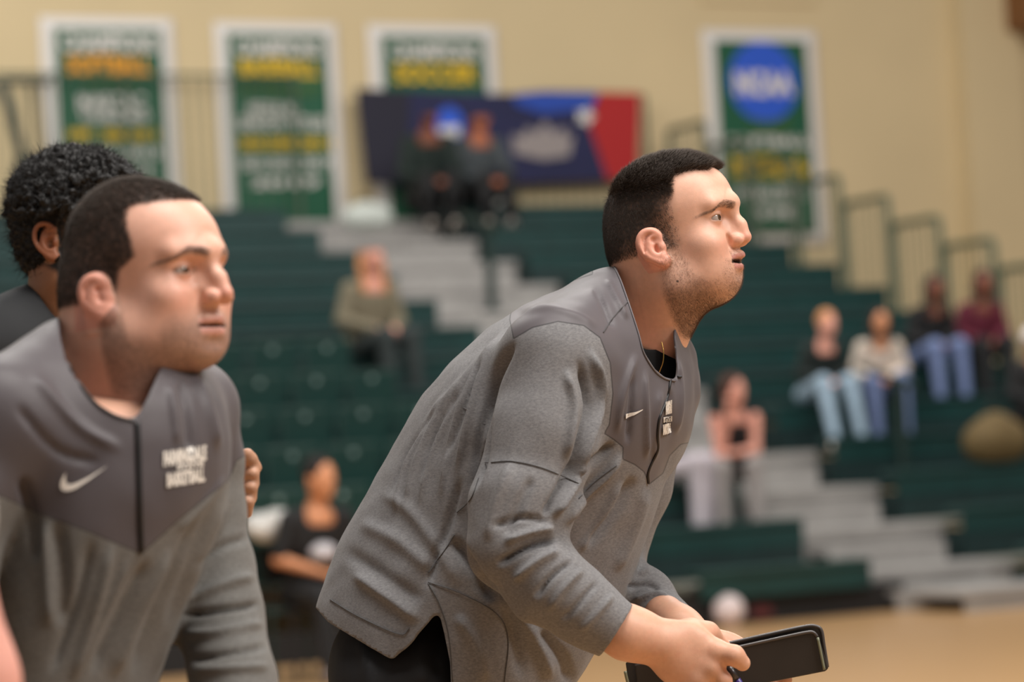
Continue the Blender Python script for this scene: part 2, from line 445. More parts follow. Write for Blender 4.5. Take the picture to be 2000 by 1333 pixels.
# dark leaning end frame at the far left
def dpt(px, py, d): return W(px, py, d)
root = empty('side_railing', dpt(-15, 560, 29.5), 'dark green kinked end frame at the left edge of the stands', 'railing'); bpy.context.view_layer.update()
fr = MB().tube([dpt(-20, 600, 29.3), dpt(10, 480, 29.4), dpt(42, 300, 29.5), dpt(20, 215, 29.5), dpt(0, 160, 29.6)], 0.055)
o = fr.build('post', M_raild); o.parent = root; o.matrix_parent_inverse = root.matrix_world.inverted()
fr = MB().tube([dpt(42, 300, 29.5), dpt(75, 330, 29.2), dpt(120, 345, 29.0)], 0.04)
for (x0, x1) in ((62, 68), (80, 95)): fr.tube([dpt(x0, 160, 30), dpt(x1, 330, 30)], 0.02)
fr.tube([dpt(0, 158, 30.0), dpt(100, 158, 30.0)], 0.03)
o = fr.build('brace', M_raild); o.parent = root; o.matrix_parent_inverse = root.matrix_world.inverted()

# ------------------------------------------------------------------ banners on the wall
M_bg = mat('banner_green', srgb(12, 84, 56), 0.6); M_bw = mat('banner_white', srgb(225, 220, 215), 0.6)
M_by = mat('banner_gold', srgb(235, 190, 20), 0.6); M_bo = mat('banner_orange', srgb(240, 160, 15), 0.6)
M_bb = mat('banner_blue', srgb(38, 88, 205), 0.6); M_bol = mat('banner_olive', srgb(70, 105, 40), 0.6)
def on_wall(o, root, u, z, off):
    """stand a flat xy object upright on the wall, off metres in front of it"""
    p = S(u, VW-off, z)
    o.matrix_world = Matrix.Translation(p) @ Matrix.Rotation(ANG, 4, 'Z') @ Matrix.Rotation(math.pi/2, 4, 'X')
    mw = o.matrix_world.copy(); o.parent = root; o.matrix_parent_inverse = root.matrix_world.inverted(); o.matrix_world = mw
def wall_z(px, py):
    """height on the wall of a pixel"""
    d = to_world(P(px, py, 1.0))-CAM; nrm = EV; t = ((S(0, VW)-CAM)@nrm)/(d@nrm); p = CAM+d*t
    return (p-SO)@EU, p[2]
def wave_cloth(name, w_, h_, m, nx=24, nz=20, amp=0.012, thick=0.01):
    b = bmesh.new(); g = [[b.verts.new(((i/nx-0.5)*w_, (j/nz-0.5)*h_, amp*math.sin(i*0.9+j*0.12)*(1-j/nz*0.7))) for i in range(nx+1)] for j in range(nz+1)]
    for j in range(nz):
        for i in range(nx): b.faces.new((g[j][i], g[j][i+1], g[j+1][i+1], g[j+1][i]))
    me = bpy.data.meshes.new(name); b.to_mesh(me); b.free(); o = link(name, me, m, None, True)
    md = o.modifiers.new('thick', 'SOLIDIFY'); md.thickness = thick; md.offset = -1; return o
def banner(x0, x1, y0, y1, label, lines, disc=None):
    (ua, za), (ub, zb) = wall_z(x0, y0), wall_z(x1, y0)
    _, zlow = wall_z((x0+x1)/2, y1); zc = (za+zb)/2; w_ = ub-ua; h_ = zc-zlow; u = (ua+ub)/2; z = (zc+zlow)/2
    root = empty('wall_banner', S(u, VW-0.03, z), label, 'banner', 'green championship banners on the wall'); bpy.context.view_layer.update()
    o = wave_cloth('border', w_, h_, M_bw, amp=0.004); on_wall(o, root, u, z, 0.03)
    o = wave_cloth('field', w_*0.80, h_*0.90, M_bg, amp=0.004); on_wall(o, root, u, z, 0.045)
    for (txt, mt, fy, fh, fw, fx) in lines:
        me = text_mesh(txt, w_*0.80*fw, h_*fh, 0.03); o = link('lettering', me, mt); on_wall(o, root, u+fx*w_, z+h_*(0.5-fy), 0.065)
    if disc:
        me = bpy.data.meshes.new('emblem'); b = bmesh.new(); bmesh.ops.create_circle(b, cap_ends=True, segments=40, radius=disc[1]*w_); b.to_mesh(me); b.free()
        o = link('emblem', me, M_bb); on_wall(o, root, u, z+h_*(0.5-disc[0]), 0.062)
        me = text_mesh('NCAA', disc[1]*w_*1.7, disc[1]*w_*0.62, 0.05); o = link('emblem_lettering', me, M_bw); on_wall(o, root, u, z+h_*(0.5-disc[0]-0.01), 0.07)
yrs = lambda t: t
banner(75, 335, 35, 470, 'green wall banner with orange wording, leftmost on the cream wall',
       [('CHAMPIONS', M_bw, .115, .085, .88, 0), ('SOFTBALL', M_bo, .215, .085, .78, -.01), ('NCAA REGION', M_bol, .30, .03, .5, 0), ('MASCAC', M_bw, .385, .07, .62, .0), ('TOURNAMENT', M_bw, .45, .045, .66, .02),
        ('1999', M_by, .53, .05, .22, -.25), ('2004-2011', M_by, .53, .05, .52, .12), ('2012-2013', M_bw, .61, .045, .70, .06), ('2015-2018', M_bw, .69, .045, .7, 0)])
banner(415, 655, 45, 480, 'green wall banner with yellow wording, second from the left on the cream wall',
       [('CHAMPIONS', M_bw, .115, .08, .85, 0), ('BASEBALL', M_by, .205, .08, .80, 0), ('LITTLE EAST', M_bol, .30, .05, .85, 0), ('REGULAR', M_bw, .39, .05, .52, -.06), ('SEASON TITLES', M_bw, .455, .055, .90, 0),
        ('2003-2008', M_by, .545, .05, .55, -.14), ('2011', M_by, .545, .05, .32, .27), ('2012-2013', M_bw, .635, .05, .55, -.14), ('2017', M_bw, .635, .05, .3, .27), ('2019', M_bw, .72, .045, .7, 0)])
banner(715, 965, 50, 480, 'green and yellow wall banner partly hidden by the blue and red banner',
       [('CHAMPIONS', M_bw, .12, .08, .84, 0), ('SOCCER', M_by, .22, .09, .80, 0), ('NCAA', M_bol, .33, .06, .8, 0), ('TOURNAMENT', M_bw, .44, .06, .8, 0)])
banner(1368, 1590, 60, 480, 'green wall banner with a blue disc emblem, rightmost on the cream wall',
       [('TEAMS', M_bol, .44, .045, .45, .02), ('SOFTBALL', M_bw, .52, .05, .9, .02), ('BASEBALL', M_by, .61, .05, .8, .0), ('HOCKEY', M_by, .665, .045, .9, .02), ('FINALISTS', M_bw, .76, .055, .75, .0), ('1998', M_bw, .85, .05, .5, 0)],
       disc=(.24, .30))

# blue and red banner hung over the top guard railing
root = empty('railing_banner', S(u_at(950, VT, 5), VT-0.06, 4.3), 'long navy blue and red banner draped over the top railing', 'banner'); bpy.context.view_layer.update()
M_navy = mat('navy_cloth', srgb(27, 29, 70), 0.7, noise=0.15, nscale=2); M_red = mat('red_cloth', srgb(172, 28, 30), 0.7)
M_navyd = mat('dark_navy_cloth', srgb(28, 26, 44), 0.7); M_blu = mat('royal_blue_cloth', srgb(34, 72, 168), 0.7); M_greyemb = mat('grey_emblem_print', srgb(150, 140, 138), 0.7)
VB = VT-0.07
def rail_pt(px, py, off=0.0):
    d = to_world(P(px, py, 1.0))-CAM; t = ((S(0, VB-off)-CAM)@EV)/(d@EV); return CAM+d*t
def cloth_poly(name, pts, m, off, thick=0.012):
    b = bmesh.new(); f = b.faces.new([b.verts.new(rail_pt(x, y, off)) for x, y in pts])
    me = bpy.data.meshes.new(name); b.to_mesh(me); b.free(); o = link(name, me, m)
    o.parent = root; o.matrix_parent_inverse = root.matrix_world.inverted()
    md = o.modifiers.new('thick', 'SOLIDIFY'); md.thickness = thick; md.offset = 0; return o
cloth_poly('cloth', [(695, 173), (780, 176), (900, 182), (1000, 184), (1060, 178), (1168, 180), (1150, 240), (1187, 352), (1060, 356), (930, 362), (800, 360), (716, 358)], M_navy, 0)
cloth_poly('left_end', [(695, 173), (800, 177), (795, 358), (716, 358)], M_navyd, 0.014)
cloth_poly('red_end', [(1170, 180), (1250, 182), (1244, 348), (1187, 352), (1150, 245)], M_red, 0.0)
cloth_poly('top_band', [(1000, 186), (1060, 180), (1168, 182), (1156, 212), (1060, 222), (1010, 205)], M_blu, 0.014)
cloth_poly('crown_emblem', [(1005, 300), (1000, 262), (1020, 270), (1030, 248), (1048, 262), (1065, 235), (1080, 262), (1100, 248), (1108, 270), (1120, 262), (1112, 305), (1060, 312)], M_greyemb, 0.016)
cloth_poly('disc_emblem', [(877+27*math.cos(a), 245+36*math.sin(a)) for a in np.linspace(0, 2*math.pi, 22)[:-1]], M_bb, 0.02)
cloth_poly('disc_lettering', [(858, 248), (897, 246), (896, 266), (860, 268)], M_bw, 0.03)
cloth_poly('star_emblem', [(1143+20*(1 if i % 2 == 0 else 0.5)*math.cos(i*math.pi/5), 228+20*(1 if i % 2 == 0 else 0.5)*math.sin(i*math.pi/5)) for i in range(10)], M_bw, 0.02)

# brown box high on the wall at the right, thin duct edge on top of frame
M_brown = mat('brown_wood_box', srgb(120, 78, 40), 0.6, noise=0.2, nscale=6)
ub_, zb_ = wall_z(1975, 30)
root = empty('wall_speaker', S(ub_, VW-0.3, zb_), 'brown wooden speaker box high on the wall at the right edge', 'speaker'); bpy.context.view_layer.update()
for nm, mb_, mt in (('cabinet', wbox(MB(), ub_-0.28, ub_+0.7, VW-0.75, VW-0.2, zb_-0.25, zb_+0.6, 0.05), M_brown),
                    ('grille', wbox(MB(), ub_-0.2, ub_+0.62, VW-0.77, VW-0.745, zb_-0.17, zb_+0.5, 0.01), M_under),
                    ('bracket', wbox(MB(), ub_+0.1, ub_+0.2, VW-0.3, VW, zb_, zb_+0.1), M_under)):
    o = mb_.build(nm, mt); o.parent = root; o.matrix_parent_inverse = root.matrix_world.inverted()
u1, z1 = wall_z(1368, 3); u2, _ = wall_z(1590, 3)
t = MB(); wbox(t, u1, u2, VW-0.05, VW, z1, z1+1.2); tag(t.build('wall_sign', M_wall), 'cream panel above the disc emblem banner, cut by the top of frame', 'panel')
# ------------------------------------------------------------------ seated spectators
M_skin = {}
def skin_mat(name, col):
    if name not in M_skin: M_skin[name] = mat(name, col, 0.55, noise=0.06, nscale=20)
    return M_skin[name]
_mc = {}
def cmat(name, col, rough=0.8):
    if name not in _mc: _mc[name] = mat(name, col, rough, noise=0.12, nscale=12)
    return _mc[name]
def field_obj(name, g, m, root, base, fwd, rl=0):
    V, Q = g.mesh()
    if len(V) == 0: return None
    V = relax(V, Q, rl) if rl else V
    left = np.array([-fwd[1], fwd[0], 0])
    Wv = base+V[:, 0:1]*fwd+V[:, 1:2]*left+V[:, 2:3]*EZ
    Q = fix_winding(Wv, Q); return world_obj(name, np_mesh(name, Wv, Q), m, root)
def seated(base, facing, label, skin, top, legs, hair, shoes, hairlen=0, sleeve=1.0, lean=0.12, drop=0.44, knees=0.17, arms='lap', group='spectators seated in the stands', sc=1.0, bare_shoulder=False, twist=0.0, name='person', feet_fwd=0.05, legsplit=None):
    """x forward, y left, z up from the seat under the hips"""
    h = 0.014; fwd = np.array([math.cos(facing), math.sin(facing), 0])
    root = empty(name, base, label, 'person', group)
    hip = np.array([0, 0, 0.10])*sc; ch = hip+np.array([lean*0.7, 0, 0.30])*sc; nk = hip+np.array([lean, 0, 0.47])*sc
    hd = nk+np.array([lean*0.35+0.015, 0, 0.17])*sc
    lo = np.array([-0.3, -0.42, -drop-0.08])*1.0; hi = np.array([0.75, 0.42, 0.95])*1.0
    G = lambda: Grid(lo, hi, h)
    b = G()
    c_, s_ = math.cos(twist), math.sin(twist); HR = np.array([[c_, s_, 0], [-s_, c_, 0], [0, 0, 1.0]])
    q = lambda v: hd+HR.T@(np.array(v)*sc)
    b.ell(hd, np.array([0.098, 0.076, 0.112])*sc, 0.02, HR); b.ell(q((0.03, 0, -0.05)), np.array([0.062, 0.055, 0.065])*sc, 0.03, HR)
    b.cone(q((0.09, 0, 0.0)), q((0.108, 0, -0.025)), 0.010*sc, 0.014*sc, 0.015)
    b.cone(q((0.075, 0, -0.10)), q((0.06, 0, -0.09)), 0.022*sc, 0.022*sc, 0.02)
    for s in (-1, 1): b.ell(q((-0.005, s*0.08, -0.01)), np.array([0.018, 0.010, 0.032])*sc, 0.006, HR)
    b.cone(nk-EZ*0.03, hd-EZ*0.05, 0.055*sc, 0.052*sc, 0.03)
    sh = [nk+np.array([-0.01, s*0.165, -0.07])*sc for s in (-1, 1)]
    if arms == 'lap': el = [ch+np.array([0.02, s*0.24, -0.12])*sc for s in (-1, 1)]; wr = [hip+np.array([0.30, s*0.07, 0.10])*sc for s in (-1, 1)]
    elif arms == 'face': el = [hip+np.array([0.34, -0.13, 0.10])*sc, hip+np.array([0.32, 0.15, 0.14])*sc]; wr = [hd+np.array([0.10, -0.04, -0.13])*sc, hip+np.array([0.42, -0.12, 0.12])*sc]
    elif arms == 'knees': el = [hip+np.array([0.20, s*0.22, 0.16])*sc for s in (-1, 1)]; wr = [hip+np.array([0.43, s*0.05, 0.08])*sc for s in (-1, 1)]
    sl = G()
    for i, s in enumerate((-1, 1)):
        b.chain([sh[i], el[i], wr[i]], [0.047*sc, 0.038*sc, 0.026*sc], 0.02)
        dr = unit(wr[i]-el[i]); hc = wr[i]+dr*0.05*sc; b.ell(hc, np.array([0.045, 0.035, 0.022])*sc, 0.02)
        sd = unit(np.cross(dr, [0, 0, 1.0]))
        for f in range(4): a_ = hc+sd*(f-1.5)*0.019*sc; b.cone(a_, a_+dr*0.06*sc-EZ*0.02*sc, 0.009*sc, 0.007*sc, 0.006)
        b.cone(hc-sd*0.025*s*sc, hc-sd*0.045*s*sc+dr*0.03*sc, 0.010*sc, 0.008*sc, 0.006)
        r_ = 0.060*sc
        if sleeve > 0:
            m_ = sh[i]+(el[i]-sh[i])*min(1, sleeve*2)
            sl.cone(sh[i], m_, r_, r_*0.9, 0.02)
            if sleeve > 0.5: sl.cone(el[i], el[i]+(wr[i]-el[i])*(sleeve*2-1), r_*0.85, r_*0.66, 0.02)
    b.cone(hip+EZ*0.05, nk-EZ*0.08, 0.11*sc, 0.10*sc, 0.03)
    field_obj('body', b, skin, root, base, fwd)
    t = sl
    if not bare_shoulder: t.cone(nk+np.array([-.02, -0.15, -0.075])*sc, nk+np.array([-.02, 0.15, -0.075])*sc, 0.062*sc, 0.062*sc, 0.04)
    t.ell(ch, np.array([0.12, 0.17, 0.20])*sc, 0.04); t.ell((hip+ch)/2, np.array([0.13, 0.165, 0.17])*sc, 0.05); t.ell(hip+EZ*0.02, np.array([0.145, 0.175, 0.12])*sc, 0.04)
    t.cone(nk-EZ*0.12*sc, nk-EZ*0.045*sc, 0.10*sc, 0.064*sc, 0.03)
    field_obj('top', t, top, root, base, fwd, 1)
    l = G(); kk = legsplit or (-0.13, 0.13)
    for i, s in enumerate((-1, 1)):
        kn = np.array([0.46*sc, kk[i], knees]); an = np.array([0.46*sc+feet_fwd, kk[i]*1.0, -drop+0.10])
        l.chain([np.array([0.0, s*0.09, 0.085]), kn, an], [0.095*sc, 0.072*sc, 0.052*sc], 0.03)
    l.ell(np.array([-0.02, 0, 0.075]), np.array([0.14, 0.18, 0.085])*sc, 0.04)
    field_obj('trousers', l, legs, root, base, fwd, 1)
    for i, s in enumerate((-1, 1)):
        f_ = G(); x = 0.46*sc+feet_fwd; y = kk[i]
        f_.cone((x-0.03, y, -drop+0.052), (x+0.16, y+s*0.02, -drop+0.040), 0.048, 0.038, 0.01); f_.cone((x-0.01, y, -drop+0.05), (x, y, -drop+0.10), 0.046, 0.044, 0.02)
        field_obj('shoe', f_, shoes, root, base, fwd)
    g = G()
    g.ell(q((-0.018, 0, 0.028)), np.array([0.100, 0.088, 0.105])*sc, 0.01, HR)
    if hairlen > 0:
        for s in (-1, 1): g.chain([q((-0.02, s*0.072, 0.03)), q((-0.01, s*0.088, -0.08)), q((0.02, s*0.085, -0.08-hairlen))], [0.03, 0.034, 0.025], 0.02)
        g.cone(q((-0.07, 0, 0)), q((-0.07, 0, -0.06-hairlen)), 0.055, 0.05, 0.03)
    g.ell(q((0.085, 0, -0.045)), np.array([0.065, 0.066, 0.10])*sc, 0.01, HR, op='sub')
    field_obj('hair', g, hair, root, base, fwd, 1)
    return root
EV_F = math.atan2(-EV[1], -EV[0])       # facing down the stands
def seat_at(px, n, du=0): 
    u = u_at(px, n*RUN+0.12, SEAT0+n*RISE); return S(u+du, n*RUN+0.12, SEAT0+n*RISE)
black = cmat('black_cotton', srgb(20, 20, 22)); dkgreen = cmat('dark_green_cotton', srgb(22, 36, 32)); jean = cmat('light_denim', srgb(150, 172, 190)); jean2 = cmat('mid_denim', srgb(105, 120, 160))
cream = cmat('cream_knit', srgb(214, 200, 186)); sweat = cmat('grey_sweatpants', srgb(150, 144, 142)); maroon = cmat('maroon_knit', srgb(92, 22, 44)); wshoe = cmat('white_shoe', srgb(225, 215, 205)); bshoe = cmat('dark_shoe', srgb(40, 36, 30))
lilac = cmat('pale_lilac_fabric', srgb(196, 188, 196)); floral = cmat('floral_print', srgb(120, 112, 92)); greyt = cmat('grey_shirt', srgb(120, 130, 136))
hdark = cmat('dark_hair', srgb(22, 16, 14)); hblond = cmat('strawberry_blond_hair', srgb(200, 140, 90)); hbrown = cmat('brown_hair', srgb(70, 40, 28)); hbr2 = cmat('dark_brown_curls', srgb(48, 22, 22))
sk_l = skin_mat('fair_skin', srgb(226, 160, 140)); sk_m = skin_mat('tan_skin', srgb(205, 140, 100)); sk_d = skin_mat('brown_skin', srgb(120, 66, 44))
seated(seat_at(832, 12), EV_F-0.2, 'person in dark green jacket sitting hunched on the top rows before the navy banner', sk_d, dkgreen, black, hdark, wshoe, sleeve=1, lean=0.20, knees=0.24, arms='knees', sc=1.38, drop=0.33, feet_fwd=0.08)
seated(seat_at(930, 12), EV_F-0.1, 'person in grey shirt and black trousers seated under the blue disc of the navy banner', skin_mat('warm_brown_skin', srgb(170, 98, 66)), cmat('dark_grey_top', srgb(64, 70, 74)), black, hdark, wshoe, sleeve=0.9, lean=0.14, arms='knees', sc=1.34, knees=0.24, drop=0.33, feet_fwd=0.10)
seated(seat_at(716, 6), EV_F+0.1, 'person with long strawberry blond hair and floral top sitting alone left of aisle', sk_l, floral, cmat('dark_olive_trousers', srgb(44, 52, 52)), hblond, bshoe, hairlen=0.18, sleeve=0.95, lean=0.10, arms='lap', sc=1.22)
seated(seat_at(1442, 2), EV_F-0.55, 'person in black tank top and grey sweatpants, hand at chin, near the aisle', sk_l, cmat('black_tank', srgb(24, 22, 26)), sweat, hbrown, wshoe, hairlen=0.02, sleeve=0.0, lean=0.26, arms='face', bare_shoulder=True, twist=0.9, sc=0.98, knees=0.12)
seated(seat_at(1258, 2), EV_F+0.75, 'person in pale lilac sweatpants mostly hidden behind the coach with the folder', sk_l, black, lilac, hbrown, wshoe, sleeve=1, lean=0.05, arms='lap', sc=1.05, feet_fwd=-0.02)
seated(seat_at(1592, 4), EV_F-0.1, 'person in black top, light blue jeans and white shoes on the right stand', sk_l, cmat('black_green_top', srgb(18, 30, 28)), jean, hblond, wshoe, hairlen=0.0, sleeve=1, lean=0.24, arms='lap', sc=0.93, feet_fwd=0.16)
seated(seat_at(1712, 4), EV_F-0.35, 'person with dark hair in cream sweater and blue jeans, second in the right row', sk_m, cream, jean2, hdark, bshoe, hairlen=0.12, sleeve=1, lean=0.22, arms='lap', sc=0.94)
seated(seat_at(1806, 5), EV_F-0.1, 'person with long black hair in black top and blue jeans beside the maroon one', sk_d, black, jean2, hdark, bshoe, hairlen=0.16, sleeve=1, lean=0.20, arms='lap', sc=0.98)
seated(seat_at(1905, 5), EV_F-0.2, 'person with curly dark hair in maroon top and black trousers', sk_d, maroon, black, hbr2, bshoe, hairlen=0.10, sleeve=0.9, lean=0.20, arms='lap', sc=1.02)
seated(seat_at(2010, 3), EV_F, 'person in black with white cap cut off by the right edge of frame', sk_d, black, black, cmat('white_cap', srgb(222, 214, 212)), bshoe, sleeve=1, lean=0.1, arms='lap', sc=1.0)

# stadium seats with backs on the lower left rows
M_seat = mat('green_seat_shell', srgb(12, 52, 47), 0.35, noise=0.1, nscale=6)
def stadium_seat():
    root = empty('stadium_seat', (0, 0, 0), 'x', 'seat', 'green folding stadium seats in the left stand')
    m1 = MB().box((0, 0.20, 0.03), (0.44, 0.40, 0.05), 0, 0.02).build('seat', M_seat, root)
    m2 = MB().box((0, 0.40, 0.26), (0.44, 0.045, 0.40), 0, 0.02).build('backrest', M_seat, root)
    m3 = MB().sphere((0, 0.372, 0.38), 0.028, (1, 0.3, 1), 12).build('number_plate', M_plate, root, True)
    m4 = MB().box((-0.2, 0.3, 0.02), (0.03, 0.2, 0.06)).box((0.2, 0.3, 0.02), (0.03, 0.2, 0.06)).build('bracket', M_under, root)
    return root
proto = stadium_seat(); kids = list(proto.children); first = True
for n in range(1, 9):
    cnt = 0; us = np.arange(-8.2, -2.1 if n < 6 else -3.2, 0.50)
    for k, u in enumerate(us):
        x_, y_ = to_px((lambda q: np.array([q@RT, q@UP, q@FW]))(S(u, n*RUN, SEAT0+n*RISE)-CAM))
        if x_ < 380 or x_ > 1000: continue
        if n == 8 and x_ > 560: continue
        if first: r = proto; first = False
        else:
            r = proto.copy(); COL.objects.link(r)
            for c in kids: d = c.copy(); COL.objects.link(d); d.parent = r
        r.location = S(u, n*RUN-0.02, SEAT0+n*RISE+0.005); r.rotation_euler = (0, 0, ANG)
        r['label'] = 'green stadium seat, %s row up, %s from the left end' % (ordn[n], ordn[cnt]); cnt += 1
        r['group'] = 'stadium seats of the %s row' % ordn[n]

# ------------------------------------------------------------------ small things near the court floor
# the boy on a folding chair left of the coach
cb = px_on_z(668, 1332, 0.0); FA = -1.1
def chair_at(p, rz, label, m):
    root = empty('folding_chair', p, label, 'chair', None, rz)
    for nm, mb_ in (('seat', MB().box((0, 0, 0.44), (0.42, 0.44, 0.035), 0, 0.012)), ('backrest', MB().box((-0.2, 0, 0.72), (0.03, 0.44, 0.24), 0, 0.012)),
                    ('leg', MB().tube([(-0.2, -0.2, 0.85), (-0.2, -0.2, 0.0)], 0.014)), ('leg', MB().tube([(-0.2, 0.2, 0.85), (-0.2, 0.2, 0.0)], 0.014)),
                    ('leg', MB().tube([(0.19, -0.2, 0.43), (0.19, -0.2, 0.0)], 0.014)), ('leg', MB().tube([(0.19, 0.2, 0.43), (0.19, 0.2, 0.0)], 0.014))):
        mb_.build(nm, m, root)
    return root
bc = cb-np.array([math.cos(FA), math.sin(FA), 0])*0.42; bc[2] = 0
chair_at(bc, FA, 'dark folding chair under the boy in black between the two coaches', M_under)
b_ = bc.copy(); b_[2] = 0.46
boy = seated(b_, FA, 'boy in black T-shirt and black trousers sitting between the two coaches', sk_m, cmat('black_tee', srgb(20, 20, 22)), black, hdark, cmat('grey_shoe', srgb(120, 110, 108)), sleeve=0.42, lean=0.16, drop=0.46, knees=0.06, arms='lap', group='', twist=0.3, sc=1.08)
if 'group' in boy: del boy['group']
pc_ = b_+np.array([math.cos(FA), math.sin(FA), 0])*0.235+EZ*0.33
pr_ = MB().sphere(tuple(pc_), 0.085, (1.0, 1.0, 0.75), 20).build('shirt_print', cmat('pale_print', srgb(190, 186, 190)), None, True); pr_.parent = boy; pr_.matrix_parent_inverse = boy.matrix_world.inverted()
# white towels heaped over a chair next to him
cp = px_on_z(560, 1340, 0.0)
cc = cp+np.array([0, 0.5, 0]); chair_at(cc, FA, 'green folding chair with white towels, left of the boy in black', M_raild)
tw = Grid((-.35, -.30, -.25), (.35, .30, .25), .012)
for i in range(9): tw.ell((rng.uniform(-.1, .1), rng.uniform(-.2, .2), rng.uniform(-.05, .06)), (rng.uniform(.05, .1), rng.uniform(.06, .1), rng.uniform(.03, .07)), 0.03)
V, Q = tw.mesh(); V = V*np.array([1.1, 1.1, 1.3])+cc+np.array([-0.10, 0.05, 0.98])
tag(world_obj('towel', np_mesh('towel', V, fix_winding(V, Q)), cmat('white_towel', srgb(206, 204, 200)), None), 'heap of white towels on the chair beside the boy in black', 'towel')
cb2 = MB(); cp2 = cc+np.array([-0.05, -0.05, 0.46])
# ball under the first bench
bp = px_on_z(1425, 1224, 0.0)
bl = MB().sphere((0, 0, 0), 0.115, seg=24).build('ball', mat('white_ball_leather', srgb(222, 205, 204), 0.5), None, True); bl.location = (bp[0], bp[1], 0.116)
tag(bl, 'white ball on the court floor beside the first bench', 'ball')
# red bag behind it, pale bag to its left
def soft_box(p, size, m, name, label, cat, rz=ANG, strap=None):
    root = empty(name, p, label, cat, None, rz)
    g = Grid(np.array([-size[0], -size[1], -0.02])*0.8, np.array([size[0]*0.8, size[1]*0.8, size[2]*1.2]), 0.015)
    g.ell((0, 0, size[2]*0.5), (size[0]*0.55, size[1]*0.55, size[2]*0.5), 0.03); g.cone((-size[0]*0.3, 0, size[2]*0.42), (size[0]*0.3, 0, size[2]*0.42), size[2]*0.42, size[2]*0.42, 0.04)
    V, Q = g.mesh(); o = link('body', np_mesh('body', V, fix_winding(V, Q)), m, root)
    MB().tube(smooth_path([(-size[0]*0.25, 0, size[2]*0.85), (-size[0]*0.1, 0, size[2]*1.12), (size[0]*0.1, 0, size[2]*1.12), (size[0]*0.25, 0, size[2]*0.85)], 4), 0.012).build('strap', strap or M_under, root, True)
    MB().box((0, -size[1]*0.5, size[2]*0.4), (size[0]*0.5, 0.03, size[2]*0.4), 0, 0.01).build('pocket', m, root)
    return root
q = px_on_z(1475, 1216, 0); soft_box((q[0], q[1], 0), (0.34, 0.2, 0.18), cmat('dark_red_nylon', srgb(90, 40, 40)), 'duffel_bag', 'small dark red bag on the floor behind the white ball', 'bag')
q = px_on_z(1325, 1214, 0); soft_box((q[0], q[1], 0), (0.44, 0.26, 0.42), cmat('pale_canvas', srgb(170, 164, 152)), 'tote_bag', 'pale canvas bag by the first bench, right of the coach', 'bag')
q = seat_at(1948, 2); soft_box((q[0], q[1], SEAT0+2*RISE), (0.40, 0.3, 0.44), cmat('olive_gold_nylon', srgb(98, 80, 46)), 'backpack', 'olive gold backpack on the bench at the right edge', 'bag')
q = seat_at(752, 11, -0.2); soft_box((q[0], q[1], SEAT0+11*RISE), (0.5, 0.3, 0.30), cmat('white_plastic', srgb(190, 196, 190)), 'plastic_bag', 'white plastic bag on the top bench below the navy banner', 'bag')
